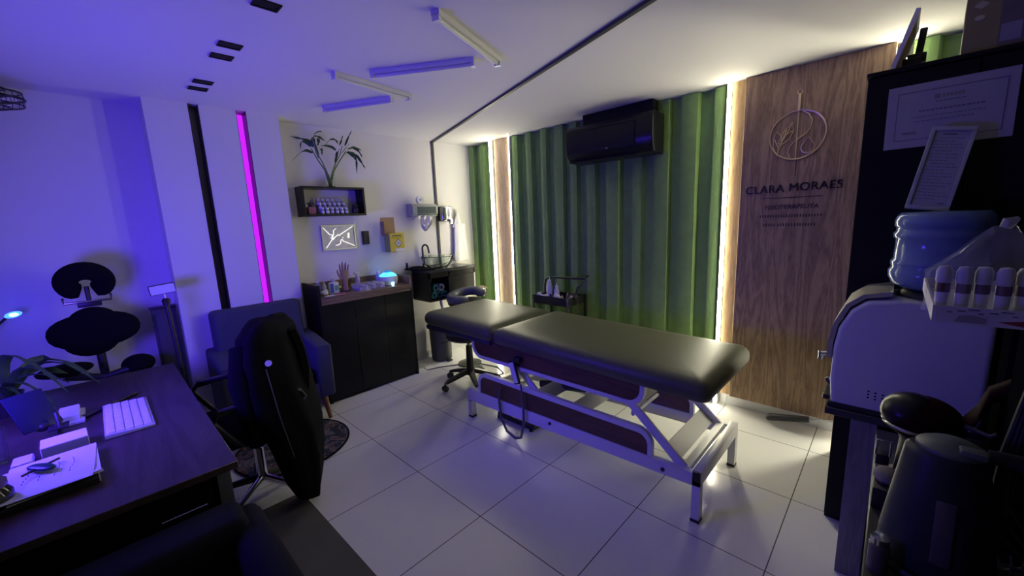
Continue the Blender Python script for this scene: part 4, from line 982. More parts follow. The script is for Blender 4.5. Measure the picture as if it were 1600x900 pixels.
# papers, notebook, boxes
nb = thing('notebook', 'dark bound notebook under the loose papers on the desk', 'notebook', (-0.53, -1.40, 0.75))
MB().box(-0.66, -0.375, -1.55, -1.33, 0.7505, 0.772, 0.003, R=rotz(0.06), piv=(-0.52, -1.43, 0.75)).build('cover', BLACKP, nb)
MB().box(-0.655, -0.38, -1.545, -1.327, 0.754, 0.769, R=rotz(0.06), piv=(-0.52, -1.43, 0.75)).build('page_block', PAPER, nb)
for k, (a, dx, dy, lb) in enumerate(((0.10, 0.0, 0.0, 'lowest loose sheet of paper on the notebook on the desk'), (0.02, -0.01, 0.006, 'middle loose sheet of paper on the notebook on the desk'), (-0.05, 0.012, -0.004, 'written sheet of paper topmost on the notebook on the desk'))):
    z = 0.774+0.004*k
    t = thing('paper_sheet', lb, 'paper', (-0.53, -1.43, z), 'loose papers on the notebook')
    secs = []
    for i in range(7):
        xx = -0.145+0.29*i/6; lift = 0.004*math.sin(i*1.1+k)+(0.006 if i == 6 else 0)
        secs.append([(-0.53+dx+xx, -1.43+dy-0.105, z+lift*0.3), (-0.53+dx+xx, -1.43+dy+0.105, z+lift), (-0.53+dx+xx, -1.43+dy+0.105, z+lift+0.0008), (-0.53+dx+xx, -1.43+dy-0.105, z+lift*0.3+0.0008)])
    R = rotz(a+0.02); pv = Vector((-0.53, -1.43, z)); secs = [[R @ (Vector(p)-pv)+pv for p in q] for q in secs]
    MB().loft(secs).build('sheet', PAPER, t)
    if k == 2:
        wr = MB()
        for i in range(6):
            for j in range(4):
                q = R @ Vector((-0.06+0.02*i, -0.06+0.035*j+0.004*math.sin(i), 0))+pv; wr.box(q.x, q.x+0.012, q.y, q.y+0.0025, z+0.006, z+0.0075)
        wr.build('handwriting', INK, t)
gc = thing('leaf_clip', 'small dark green leaf-shaped clip lying on the papers', 'clip', (-0.58, -1.44, 0.79))
MB().ball((-0.565, -1.455, 0.797), 0.020, 0.052, 0.010, R=rotz(-0.9)).build('body', mat('dark_green_plastic', (0.01, 0.06, 0.05), 0.35), gc)
MB().tube([(-0.60, -1.415, 0.797), (-0.53, -1.495, 0.800)], 0.004).build('spine', BLACKP, gc)
wb = thing('white_box', 'white flat box with a grey front behind the papers on the desk', 'box', (-0.78, -1.40, 0.75))
Rb = rotz(0.05); pb = (-0.77, -1.41, 0.75)
MB().box(-0.845, -0.745, -1.47, -1.345, 0.751, 0.80, 0.002, 1, R=Rb, piv=pb).build('carton', PAPER, wb)
MB().box(-0.744, -0.743, -1.468, -1.347, 0.753, 0.797, R=Rb, piv=pb).build('grey_face', mat('grey_print', (0.3, 0.3, 0.32), 0.6), wb)
bb = thing('card_holder', 'low white card holder behind the phone stand on the desk', 'card holder', (-1.17, -1.40, 0.75))
MB().box(-1.26, -1.07, -1.455, -1.36, 0.751, 0.765, 0.002, 1).build('base', WPLAST, bb)
MB().box(-1.25, -1.09, -1.44, -1.375, 0.765, 0.79, 0.002, 1).build('cards', PAPER, bb)
pn = thing('marker_pen', 'thick dark pen lying between the card holder and the keyboard', 'pen', (-1.17, -1.31, 0.75))
MB().tube([(-1.12, -1.37, 0.760), (-1.30, -1.18, 0.760)], 0.010, 12).build('barrel', BLACKP, pn)
MB().tube([(-1.085, -1.405, 0.760), (-1.12, -1.37, 0.760)], [0.005, 0.009], 12).build('tip', WPLAST, pn)
sd8 = thing('number_block', 'small white block with two dark numerals beside the papers', 'counter block', (-0.74, -1.51, 0.75))
MB().box(-0.795, -0.715, -1.54, -1.49, 0.751, 0.775, 0.003, 1).build('block', WPLAST, sd8)
nm = MB()
for yy in (-1.53, -1.51): nm.tube([(-0.7145, yy+0.005*math.cos(a), 0.763+0.006*math.sin(a)) for a in [2*PI*i/10 for i in range(10)]], 0.0013, 5, True)
nm.build('numerals', INK, sd8)
# phone on stand
ps = thing('phone_stand', 'black phone stand with a round foot on the desk', 'phone stand', (-0.98, -1.44, 0.75))
MB().lathe((-0.95, -1.43, 0.7505), [(0, 0), (0.045, 0), (0.045, 0.008), (0, 0.010)], 24).build('foot', BLACKP, ps)
MB().tube([(-0.95, -1.43, 0.76), (-0.96, -1.425, 0.80), (-0.99, -1.43, 0.85)], 0.008).build('neck', BLACKP, ps)
MB().box(-1.00, -0.93, -1.46, -1.40, 0.792, 0.800, 0.002).build('ledge', BLACKP, ps)
MB().ball((-1.0, -1.475, 0.80), 0.018, 0.022, 0.018).build('pivot', BLACKP, ps)
ph = thing('smartphone', 'dark tablet leaning back on the black stand on the desk', 'tablet', (-1.0, -1.45, 0.80))
R = Matrix.Rotation(0.5, 3, 'Z') @ Matrix.Rotation(-0.62, 3, 'Y')
MB().box(-1.012, -1.002, -1.53, -1.41, 0.803, 0.975, 0.004, R=R, piv=(-1.0, -1.44, 0.803)).build('body', mat('dark_blue_glass', (0.01, 0.01, 0.03), 0.25), ph)
MB().box(-1.016, -1.0122, -1.522, -1.418, 0.812, 0.967, R=R, piv=(-1.0, -1.44, 0.803)).build('screen', BLACKG, ph)
ph.name = 'tablet'
# potted leafy plant at the left edge of the desk
dpnt = thing('leafy_potted_plant', 'dark arching leafy plant in a pot at the left edge of the desk', 'plant', (-1.5, -1.60, 0.75))
MB().lathe((-1.50, -1.62, 0.751), [(0, 0), (0.05, 0), (0.065, 0.09), (0.07, 0.10), (0.062, 0.10), (0.055, 0.085), (0, 0.085)], 24).build('pot', BLACKP, dpnt)
lv = [[(-1.5, -1.6, .84), (-1.45, -1.55, .98), (-1.35, -1.47, .98), (-1.24, -1.40, .86)], [(-1.5, -1.6, .84), (-1.55, -1.52, .97), (-1.5, -1.40, .96), (-1.4, -1.30, .83)],
      [(-1.5, -1.6, .84), (-1.4, -1.58, .94), (-1.25, -1.50, .93), (-1.1, -1.43, .84)], [(-1.5, -1.6, .84), (-1.62, -1.52, .98), (-1.68, -1.42, .93), (-1.68, -1.33, .82)],
      [(-1.5, -1.6, .84), (-1.42, -1.6, .92), (-1.3, -1.55, .9), (-1.22, -1.5, .82)], [(-1.5, -1.6, .84), (-1.6, -1.57, .92), (-1.72, -1.5, .90), (-1.8, -1.42, .82)],
      [(-1.5, -1.6, .84), (-1.48, -1.56, .93), (-1.46, -1.48, .93), (-1.42, -1.4, .86)], [(-1.5, -1.6, .85), (-1.50, -1.60, 1.0), (-1.42, -1.56, 1.06), (-1.30, -1.50, 1.03), (-1.2, -1.42, .95)]]
for i, L in enumerate(lv): MB().ribbon(L, 0.022+0.006*(i % 2), (0.5, -0.5, 0.3), 0.002).build('leaf', LEAF, dpnt)
# glass jar bottom left
gj = thing('glass_tumbler', 'clear ribbed glass at the left edge of the desk', 'glass', (-0.86, -1.575, 0.75))
MB().lathe((-0.86, -1.59, 0.751), [(0, 0.004), (0.03, 0.004), (0.036, 0.05), (0.034, 0.07), (0.038, 0.13), (0.040, 0.13), (0.036, 0.07), (0.038, 0.05), (0.032, 0), (0, 0)], 28).build('glass', GLASS, gj)
dj2 = thing('dark_glass_jar', 'round dark glass jar with a gold glint at the bottom left of the desk', 'jar', (-0.46, -1.55, 0.75))
MB().lathe((-0.44, -1.555, 0.751), [(0, 0), (0.04, 0), (0.052, 0.02), (0.052, 0.055), (0.04, 0.075)], 28).build('body', mat('smoky_glass', (0.03, 0.03, 0.02), 0.1), dj2)
MB().lathe((-0.44, -1.555, 0.826), [(0.042, 0), (0.044, 0.003), (0.044, 0.018), (0, 0.02)], 28).build('lid', mat('dark_gold', (0.15, 0.12, 0.05), 0.25, metal=0.8), dj2)
# monitor (its blue screen lights this side of the room)
mo = thing('computer_monitor', 'computer monitor with a blue screen at the back edge of the dark desk', 'monitor', (-0.84, -1.75, 0.75))
SCR = mat('blue_screen', (0.01, 0.01, 0.05), 0.4, emit=BLUE_COL, es=BLUE)
Rm = rotz(0.32) @ Matrix.Rotation(0.0, 3, 'X'); pm = (-0.84, -1.75, 0.75)
MB().box(-1.12, -0.56, -1.775, -1.735, 0.99, 1.34, 0.006, R=Rm, piv=pm).build('housing', BLACKP, mo)
MB().box(-1.105, -0.575, -1.734, -1.730, 1.01, 1.325, R=Rm, piv=pm).build('screen', SCR, mo)
MB().box(-0.88, -0.80, -1.80, -1.775, 0.76, 1.12, 0.004, R=Rm, piv=pm).build('neck', BLACKP, mo)
MB().box(-0.96, -0.72, -1.83, -1.70, 0.7505, 0.762, 0.003, R=rotz(0.32), piv=pm).build('foot', BLACKP, mo)
# little blue lamp
bl = thing('blue_led_lamp', 'small glowing blue lamp on a thin bent arm beside the left wall', 'lamp', (-2.28, -1.62, 0.0))
MB().tube([(-2.30, -1.80, 0.02), (-2.30, -1.80, 0.75), (-2.30, -1.76, 0.95), (-2.29, -1.70, 1.05), (-2.28, -1.635, 1.115)], 0.007, 10).build('arm', BLACKP, bl)
MB().lathe((-2.30, -1.80, 0), [(0, 0), (0.10, 0), (0.10, 0.015), (0.02, 0.03), (0, 0.03)], 24).build('base', BLACKP, bl)
MB().ball((-2.275, -1.605, 1.13), 0.03, 0.036, 0.018, R=rot('X', 0.2)).build('glowing_head', mat('blue_lamp_glow', (0.1, 0.2, 1), 0.4, emit=(0.012, 0.05, 1.0), es=10.0), bl)
MB().ball((-2.245, -1.60, 1.133), 0.012, 0.018, 0.010).build('bright_core', mat('cyan_lamp_core', (0.3, 0.8, 1), 0.4, emit=(0.25, 0.8, 1.0), es=6.0), bl)

# ================================================================== MASSAGE CHAIR AT THE WALL
mc = thing('massage_chair', 'black kneeling massage chair with ring face rest and wide chest pad against the left wall', 'massage chair', (-2.05, -1.27, 0))
secs = []; n = 26
for i in range(n):
    t = i/(n-1); a = math.radians(-68+316*t)
    c = Vector((-2.17+0.04*math.sin(a), -1.285+0.083*math.cos(a), 1.290+0.072*math.sin(a)))
    rd = Vector((0, math.cos(a), math.sin(a))); s0 = 0.6 if i in (0, n-1) else (0.9 if i in (1, n-2) else 1)
    ring = []
    for k in range(14):
        b = 2*PI*k/14; ring.append(c+rd*0.056*s0*math.cos(b)+Vector((1, 0, 0.3)).normalized()*0.036*s0*math.sin(b))
    secs.append(ring)
MB().loft(secs).build('face_rest', BLACKF, mc, ang=80)
MB().ball((-2.13, -1.285, 0.985), 0.05, 0.21, 0.115, pw=0.9).ball((-2.13, -1.285, 1.03), 0.045, 0.12, 0.105).ball((-2.13, -1.31, 0.93), 0.045, 0.13, 0.105).build('chest_pad', BLACKF, mc, ang=80)
MB().box(-2.20, -2.18, -1.34, -1.23, 1.13, 1.17, 0.005).tube([(-2.19, -1.285, 1.15), (-2.20, -1.285, 1.26)], 0.012).build('face_rest_bracket', BLACKP, mc)
for yy in (-1.395, -1.185):
    MB().tube([(-2.18, -1.285, 1.165), (-2.18, yy, 1.165), (-2.17, yy, 1.20)], 0.008).build('adjust_lever', CHROME, mc)
MB().tube([(-2.16, -1.285, 1.0), (-2.14, -1.285, 0.6), (-2.0, -1.285, 0.12)], 0.022, 14).build('main_post', BLACKP, mc)
MB().tube([(-1.98, -1.12, 0.74), (-2.02, -1.285, 0.70), (-1.98, -1.45, 0.76)], 0.022, 12).build('arm_rest_bar', BLACKP, mc)
MB().ball((-1.98, -1.44, 0.80), 0.10, 0.12, 0.035).build('arm_pad', BLACKF, mc)
MB().ball((-2.05, -1.125, 0.735), 0.10, 0.085, 0.06).build('seat_pad', BLACKF, mc)
MB().tube([(-2.0, -1.285, 0.12), (-1.9, -1.12, 0.45), (-2.04, -1.12, 0.70)], 0.02, 12).build('seat_post', BLACKP, mc)
MB().box(-2.36, -1.84, -1.32, -1.25, 0.015, 0.055, 0.005).box(-2.36, -2.31, -1.50, -1.07, 0.0, 0.04, 0.005).box(-1.90, -1.85, -1.45, -1.10, 0.0, 0.04, 0.005).build('base_frame', BLACKP, mc)
for yy in (-1.40, -1.18): MB().ball((-1.95, yy, 0.30), 0.12, 0.07, 0.03, R=rot('Y', 0.5)).tube([(-1.95, -1.285, 0.12), (-1.95, yy, 0.28)], 0.012).build('knee_pad', BLACKF, mc)

# photo light on tripod
lp = thing('video_light_stand', 'small rectangular white video light on a slim black stand by the blue wall corner', 'light stand', (-1.88, -0.93, 0))
MB().box(-2.02, -1.99, -1.01, -0.875, 1.175, 1.24, 0.004, R=rot('X', 0.10), piv=(-2.0, -0.94, 1.2)).build('housing', CHAR, lp)
MB().box(-1.99, -1.987, -1.006, -0.879, 1.179, 1.236, R=rot('X', 0.10), piv=(-2.0, -0.94, 1.2)).build('diffuser', WPLAST, lp)
MB().tube([(-2.0, -0.935, 1.175), (-2.0, -0.935, 1.14)], 0.005).build('ball_head', CHROME, lp)
MB().lathe((-2.0, -0.935, 1.10), [(0, 0), (0.020, 0), (0.024, 0.03), (0.014, 0.045), (0, 0.045)], 14).build('clamp', BLACKP, lp)
MB().tube([(-2.0, -0.935, 1.11), (-1.97, -0.92, 0.55), (-1.96, -0.915, 0.15)], [0.013, 0.014, 0.014], 12).build('pole', BLACKP, lp)
for k in range(3):
    a = 2*PI*k/3+0.4; MB().tube([(-1.965, -0.918, 0.30), (-1.96+0.17*math.cos(a), -0.915+0.10*math.sin(a), 0.006)], 0.007).build('leg', BLACKP, lp)
fb = thing('folded_board', 'tall narrow dark folded board leaning in the corner behind the video light', 'folded board', (-2.33, -0.92, 0))
MB().box(-2.36, -2.30, -1.0, -0.865, 0.0, 1.035, 0.003).build('board', mat('dark_board', (0.06, 0.06, 0.07), 0.6), fb)
MB().box(-2.298, -2.290, -0.985, -0.88, 0.04, 1.0, 0.002).build('front_leaf', MATS['dark_board'], fb)
MB().box(-2.37, -2.285, -1.01, -0.862, 1.035, 1.05, 0.002).build('top_edge', BLACKP, fb)

# wall fan, top left
fn = thing('wall_fan', 'dark wire-caged fan fixed high where the left wall meets the ceiling', 'fan', (-2.28, -1.60, 2.30))
Rf = rot('Y', 1.2) @ rot('X', -0.12); fc_ = Vector((-2.2, -1.56, 2.35))
def fp_(r, a, h): return fc_ + Rf @ Vector((r*math.cos(a), r*math.sin(a), h))
Rf = rot('Y', 0.35)
cg = MB()
for r, h in ((0.20, 0.0), (0.195, 0.035), (0.195, -0.035), (0.14, 0.05), (0.14, -0.05), (0.08, 0.058)):
    cg.tube([fp_(r, 2*PI*i/36, h) for i in range(36)], 0.004 if r < 0.2 else 0.007, 6, True)
for k in range(28):
    a = 2*PI*k/28; cg.tube([fp_(0.05, a, 0.06), fp_(0.14, a, 0.05), fp_(0.195, a, 0.035), fp_(0.20, a, 0.0), fp_(0.195, a, -0.035), fp_(0.14, a, -0.05), fp_(0.05, a, -0.06)], 0.0018, 4)
cg.build('cage', BLACKP, fn)
for k in range(3):
    bl_ = MB(); secs = []
    for r in (0.03, 0.08, 0.13, 0.165):
        w_ = 0.28 if r < 0.05 else 0.5; secs.append([fp_(r, 2*PI*k/3-w_, 0.02), fp_(r, 2*PI*k/3+w_, -0.02), fp_(r, 2*PI*k/3+w_, -0.023), fp_(r, 2*PI*k/3-w_, 0.017)])
    bl_.loft(secs).build('blade', CHAR, fn)
MB().tube([fp_(0, 0, 0.065), fp_(0, 0, -0.07)], 0.04, 20).tube([fp_(0, 0, 0.065), fp_(0, 0, 0.10)], 0.03, 16).build('motor_hub', BLACKP, fn)
MB().tube([fp_(0, 0, 0.08), (-2.34, -1.56, 2.435), (-2.435, -1.56, 2.40)], 0.014, 12).box(-2.44, -2.425, -1.60, -1.52, 2.34, 2.45, 0.003).build('wall_bracket', BLACKP, fn)

# ================================================================== ARMCHAIR
arm = thing('armchair', 'navy upholstered armchair with wooden legs between the desk and the counter', 'armchair', (-1.98, -0.36, 0))
def pillow(x0, x1, y0, y1, z0, z1, b, name, R=None, piv=None):
    return MB().box(x0, x1, y0, y1, z0, z1, b, 4, R=R, piv=piv).build(name, NAVY, arm)
pillow(-2.20, -2.06, -0.70, -0.075, 0.36, 0.985, 0.035, 'backrest', R=rot('Y', -0.07), piv=(-2.1, -0.4, 0.4))
pillow(-2.10, -1.76, -0.60, -0.16, 0.32, 0.46, 0.035, 'seat_cushion')
MB().box(-2.18, -1.765, -0.74, -0.03, 0.20, 0.33, 0.015).build('seat_frame', NAVY, arm)
for a, b in ((-0.755, -0.63), (-0.13, -0.005)):
    MB().prism([(-2.20, 0.21), (-1.755, 0.21), (-1.745, 0.635), (-2.0, 0.675), (-2.20, 0.70)], 'Y', a, b, 0.022).build('armrest', NAVY, arm)
for xx, yy, dx, dy in ((-1.80, -0.09, 0.03, 0.02), (-1.80, -0.67, 0.03, -0.02), (-2.14, -0.09, -0.02, 0.02), (-2.14, -0.67, -0.02, -0.02)):
    MB().cone((xx, yy, 0.22), (xx+dx, yy+dy, 0.012), 0.026, 0.014, 16).build('leg', LEGW, arm)

# round patterned rug
RUGM = speckle('patterned_rug', [(0.02, 0.02, 0.03), (0.05, 0.06, 0.10), (0.16, 0.14, 0.14), (0.16, 0.05, 0.04), (0.03, 0.04, 0.05), (0.22, 0.20, 0.19)], 9)
rg = thing('round_rug', 'round dark multicoloured patterned rug under the office chair', 'rug', (-1.565, -0.42, 0.0))
MB().lathe((-1.565, -0.42, 0.0), [(0, 0.001), (0.372, 0.001), (0.372, 0.009), (0.355, 0.011), (0, 0.011)], 56).build('pile', RUGM, rg)
MB().tube([(-1.565+0.371*math.cos(2*PI*i/56), -0.42+0.371*math.sin(2*PI*i/56), 0.008) for i in range(56)], 0.0065, 6, True).build('border', BLACKF, rg)
# floor mat
single('floor_mat', MB().prism([(-0.96, -0.575), (0.75, -0.545), (0.75, -1.9), (-1.0, -1.9)], 'Z', 0.0005, 0.009, 0.002), mat('grey_brown_mat', (0.10, 0.095, 0.085), 0.85, var=0.25, vscale=5, bump=0.3, bscale=120),
       'grey-brown floor mat with a pale edge in the lower left foreground', 'mat')

# ================================================================== OFFICE CHAIR AND COAT
oc = thing('office_chair', 'black office chair with loop armrests pulled up to the desk under a draped coat', 'office chair', (-1.14, -0.70, 0))
ox, oy = -1.14, -0.72
MB().box(ox-0.25, ox+0.25, oy-0.24, oy+0.22, 0.44, 0.52, 0.03, 4).build('seat', BLACKF, oc)
secs = []
for j in range(9):
    t = j/8; z = 0.55+0.45*t; yb = -0.50+0.05*math.sin(t*2.6)-0.02*t; hw = 0.225-0.04*t*t
    secs.append([(ox+hw*a, yb+0.03*a*a*-1.0+b, z) for a, b in ((-1, 0), (-0.5, 0.0), (0, 0), (0.5, 0), (1, 0), (1, 0.035), (0.5, 0.045), (0, 0.045), (-0.5, 0.045), (-1, 0.035))])
MB().loft(secs).build('backrest', BLACKF, oc)
MB().box(ox-0.035, ox+0.035, -0.47, -0.445, 0.42, 0.75, 0.005).build('back_post', BLACKP, oc)
for s_, nm_ in ((-1, 'a'), (1, 'b')):
    xx = ox+s_*0.29
    MB().tube([(xx-s_*0.03, oy-0.10, 0.46), (xx, oy-0.14, 0.50), (xx, oy-0.225, 0.64), (xx, oy-0.20, 0.675), (xx, oy+0.0, 0.685), (xx, oy+0.18, 0.675), (xx, oy+0.20, 0.64), (xx, oy+0.05, 0.50), (xx-s_*0.03, oy+0.03, 0.46)], 0.014, 10).build('armrest', BLACKP, oc)
    MB().box(xx-0.02, xx+0.02, oy-0.2, oy+0.17, 0.683, 0.70, 0.006).build('arm_pad', BLACKP, oc)
MB().cone((ox, oy, 0.10), (ox, oy, 0.30), 0.03, 0.026, 18).cone((ox, oy, 0.30), (ox, oy, 0.44), 0.014, 0.014, 14).build('gas_column', CHROME, oc)
MB().box(ox-0.10, ox+0.10, oy-0.10, oy+0.10, 0.42, 0.445, 0.004).build('tilt_mechanism', BLACKP, oc)
for k in range(5):
    a = 2*PI*k/5+0.5
    e = Vector((ox+0.29*math.cos(a), oy+0.29*math.sin(a), 0.08))
    ba = MB().tube([(ox, oy, 0.11), e], [0.024, 0.014], 10).build('base_arm', CHROME if k in (0, 4) else BLACKP, oc)
    cs = MB().cone((e.x, e.y, 0.045), (e.x, e.y, 0.085), 0.007, 0.007, 8); sd = Vector((-math.sin(a), math.cos(a), 0))
    for s_ in (-1, 1): cs.cone((e.x+sd.x*0.006*s_, e.y+sd.y*0.006*s_, 0.038), (e.x+sd.x*0.022*s_, e.y+sd.y*0.022*s_, 0.038), 0.025, 0.025, 16)
    cs.build('caster', BLACKP, ba)

co = thing('black_coat', 'long black coat draped over the back and near arm of the office chair', 'coat', (-1.0, -0.62, 0.05))
N = 40
def coat_sec(z, cx, cy, a, b, th, ripple, ph):
    out = []
    for k in range(N):
        t = 2*PI*k/N; r = 1+ripple*math.sin(6*t+ph)+0.5*ripple*math.sin(11*t+2*ph)
        x = a*math.cos(t)*r; y = b*math.sin(t)*r
        out.append((cx+x*math.cos(th)-y*math.sin(th), cy+x*math.sin(th)+y*math.cos(th), z+0.008*math.sin(3*t+ph)))
    return out
cs_ = [coat_sec(1.065, -1.10, -0.60, 0.08, 0.035, -0.5, 0.02, 0), coat_sec(1.055, -1.09, -0.60, 0.20, 0.085, -0.55, 0.03, 0.2), coat_sec(1.0, -1.06, -0.61, 0.25, 0.12, -0.6, 0.04, 0.5),
       coat_sec(0.90, -1.03, -0.61, 0.27, 0.13, -0.65, 0.035, 0.8), coat_sec(0.75, -1.02, -0.61, 0.275, 0.15, -0.65, 0.04, 1.1), coat_sec(0.60, -1.0, -0.61, 0.26, 0.17, -0.6, 0.06, 1.4),
       coat_sec(0.45, -0.94, -0.57, 0.20, 0.14, -0.55, 0.06, 1.7), coat_sec(0.30, -0.90, -0.565, 0.15, 0.12, -0.5, 0.07, 2.0), coat_sec(0.16, -0.88, -0.565, 0.12, 0.095, -0.4, 0.08, 2.3), coat_sec(0.05, -0.865, -0.56, 0.085, 0.06, -0.3, 0.08, 2.6)]
MB().loft(cs_).build('coat_body', BLACKF, co, ang=80)
sl = MB(); sl.tube([(-0.93, -0.76, 0.96), (-0.86, -0.80, 0.80), (-0.84, -0.79, 0.62), (-0.85, -0.77, 0.46)], [0.06, 0.062, 0.052, 0.045], 16)
sl.build('sleeve', BLACKF, co, ang=80)
zp = MB().tube([(-0.80, -0.70, 0.86), (-0.755, -0.68, 0.60), (-0.76, -0.64, 0.35)], 0.003, 6)
zp.build('zipper', mat('dull_metal', (0.12, 0.12, 0.13), 0.4, metal=0.8), co)
MB().cone((-0.80, -0.685, 0.888), (-0.787, -0.689, 0.890), 0.016, 0.015, 20).build('round_badge', mat('pale_badge', (0.75, 0.75, 0.8), 0.4), co)

# ================================================================== FOREGROUND DARK SEAT
fs = thing('visitor_armchair', 'dark navy armchair seen from above in the lower left corner', 'armchair', (-0.10, -1.20, 0))
FN = mat('dark_navy_seat', (0.010, 0.011, 0.016), 0.9, spec=0.2, var=0.15, vscale=18, bump=0.3, bscale=200)
MB().box(-0.11, 0.42, -1.06, -0.945, 0.14, 0.625, 0.045, 4).build('armrest', FN, fs)
MB().box(-0.115, 0.06, -1.72, -1.0, 0.14, 0.66, 0.04, 4).build('backrest', FN, fs)
MB().box(0.05, 0.55, -1.62, -1.05, 0.20, 0.45, 0.04, 4).build('seat', FN, fs)
MB().box(-0.10, 0.50, -1.76, -1.63, 0.14, 0.635, 0.045, 4).build('armrest', FN, fs)
for xx in (-0.06, 0.44):
    for yy in (-1.0, -1.68): MB().cone((xx, yy, 0.16), (xx, yy, 0.01), 0.02, 0.014, 12).build('leg', BLACKP, fs)

# ================================================================== RIGHT SIDE
cab = thing('black_cabinet', 'tall black cabinet on the right with a certificate on its face', 'cabinet', (1.68, 1.45, 0))
MB().box(1.345, 1.99, 1.17, 1.95, 0.0, 2.095).build('carcass', BLACK, cab)
MB().box(1.345, 1.66, 1.15, 1.168, 0.03, 2.09, 0.002, 1).build('door', BLACK, cab)
MB().box(1.664, 1.99, 1.15, 1.168, 0.03, 2.09, 0.002, 1).build('door', BLACK, cab)
MB().box(1.34, 1.995, 1.145, 1.955, 2.095, 2.112, 0.002, 1).build('top_board', BLACK, cab)
# certificate
ce = thing('certificate', 'pale printed certificate fixed to the black cabinet, its script and seals faint', 'certificate', (1.59, 1.148, 1.79))
Rc = rot('Y', -0.01); pc = (1.59, 1.147, 1.9)
MB().box(1.416, 1.762, 1.1455, 1.1495, 1.792, 2.035, 0.001, 1, R=Rc, piv=pc).build('sheet', CERTM, ce)
CI = mat('certificate_ink', (0.20, 0.17, 0.20), 0.7); CG = mat('certificate_gold', (0.30, 0.25, 0.20), 0.6)
b = MB(); yA, yB = 1.1445, 1.1455
for x0_, x1_, z0_, z1_ in ((1.445, 1.735, 2.003, 2.006), (1.445, 1.735, 1.820, 1.823), (1.445, 1.448, 1.823, 2.003), (1.732, 1.735, 1.823, 2.003)): b.box(x0_, x1_, yA, yB, z0_, z1_)
b.build('border', CI, ce)
b = MB()
for z_, xa, xb, hh in ((1.955, 1.555, 1.63, 0.004), (1.925, 1.51, 1.675, 0.006), (1.905, 1.49, 1.69, 0.003), (1.888, 1.50, 1.66, 0.003)):
    x_ = xa; k = 0
    while x_ < xb: 
        w_ = 0.006+0.006*((k*5) % 4)/3; b.box(x_, x_+w_, yA, yB, z_, z_+hh); x_ += w_+0.003; k += 1
    b.build('printed_line', CI, ce); b = MB()
b = MB(); b.box(1.550, 1.566, yA, yB, 1.968, 1.984)
x_ = 1.572
while x_ < 1.632: b.box(x_, x_+0.007, yA, yB, 1.970, 1.982); x_ += 0.010
b.build('heading', CG, ce)
b = MB(); x_ = 1.468
while x_ < 1.505: b.box(x_, x_+0.005, yA, yB, 1.843, 1.852); x_ += 0.007
b.build('lower_mark', CI, ce)
# things on top of the cabinet
wf = thing('white_picture_frame', 'thin white frame standing edge-on on top of the black cabinet', 'frame', (1.42, 1.35, 2.112))
Rq = rot('Y', 0.27)
fr_ = MB()
for y0_, y1_, z0_, z1_ in ((1.20, 1.50, 2.115, 2.135), (1.20, 1.50, 2.325, 2.345), (1.20, 1.22, 2.135, 2.325), (1.48, 1.50, 2.135, 2.325)):
    fr_.box(1.405, 1.420, y0_, y1_, z0_, z1_, R=Rq, piv=(1.41, 1.35, 2.115))
fr_.build('frame', WPLAST, wf)
MB().box(1.408, 1.412, 1.22, 1.48, 2.135, 2.325, R=Rq, piv=(1.41, 1.35, 2.115)).build('backing', CARD, wf)
bk = thing('black_clamp', 'black clamp bracket behind the white frame on the black cabinet', 'clamp', (1.47, 1.36, 2.112))
MB().box(1.44, 1.50, 1.33, 1.41, 2.112, 2.185, 0.005).box(1.455, 1.515, 1.34, 1.40, 2.165, 2.20, 0.004).build('body', BLACKP, bk)
MB().box(1.478, 1.502, 1.35, 1.37, 2.19, 2.30, 0.003, R=rot('Y', 0.08), piv=(1.48, 1.36, 2.2)).build('post', BLACKP, bk)
cbx = thing('carton', 'printed olive and grey carton on top of the black cabinet', 'box', (1.68, 1.30, 2.112))
MB().box(1.610, 1.775, 1.22, 1.42, 2.113, 2.335, 0.002, 1, R=rotz(-0.04), piv=(1.68, 1.3, 2.2)).build('carton_body', mat('olive_brown_card', (0.28, 0.23, 0.10), 0.7, var=0.2, vscale=12), cbx)
Rz = rotz(-0.04); pz = (1.68, 1.3, 2.2)
MB().box(1.700, 1.772, 1.2185, 1.2198, 2.13, 2.325, R=Rz, piv=pz).build('grey_panel', mat('grey_brown_print', (0.17, 0.14, 0.13), 0.7, var=0.3, vscale=25), cbx)
MB().box(1.705, 1.755, 1.2172, 1.2184, 2.145, 2.205, R=Rz, piv=pz).build('pale_label', mat('pale_grey_print', (0.32, 0.30, 0.33), 0.7), cbx)
dm = MB(); dm.prism([(1.645, 2.275), (1.665, 2.290), (1.645, 2.305), (1.625, 2.290)], 'Y', 1.2172, 1.2184); dm.build('diamond_emblem', mat('cream_print', (0.5, 0.46, 0.3), 0.7), cbx)
MB().ball((1.645, 1.2184, 2.245), 0.014, 0.0012, 0.010).build('oval_emblem', MATS['cream_print'], cbx)
wc = thing('white_canister', 'white canister at the right end of the black cabinet top', 'canister', (1.84, 1.30, 2.112))
MB().lathe((1.855, 1.28, 2.113), [(0, 0), (0.055, 0), (0.06, 0.01), (0.06, 0.18), (0.045, 0.20)], 24).build('body', WPLAST, wc)
MB().lathe((1.855, 1.28, 2.313), [(0.046, 0), (0.046, 0.03), (0, 0.032)], 24).build('lid', WPLAST, wc)

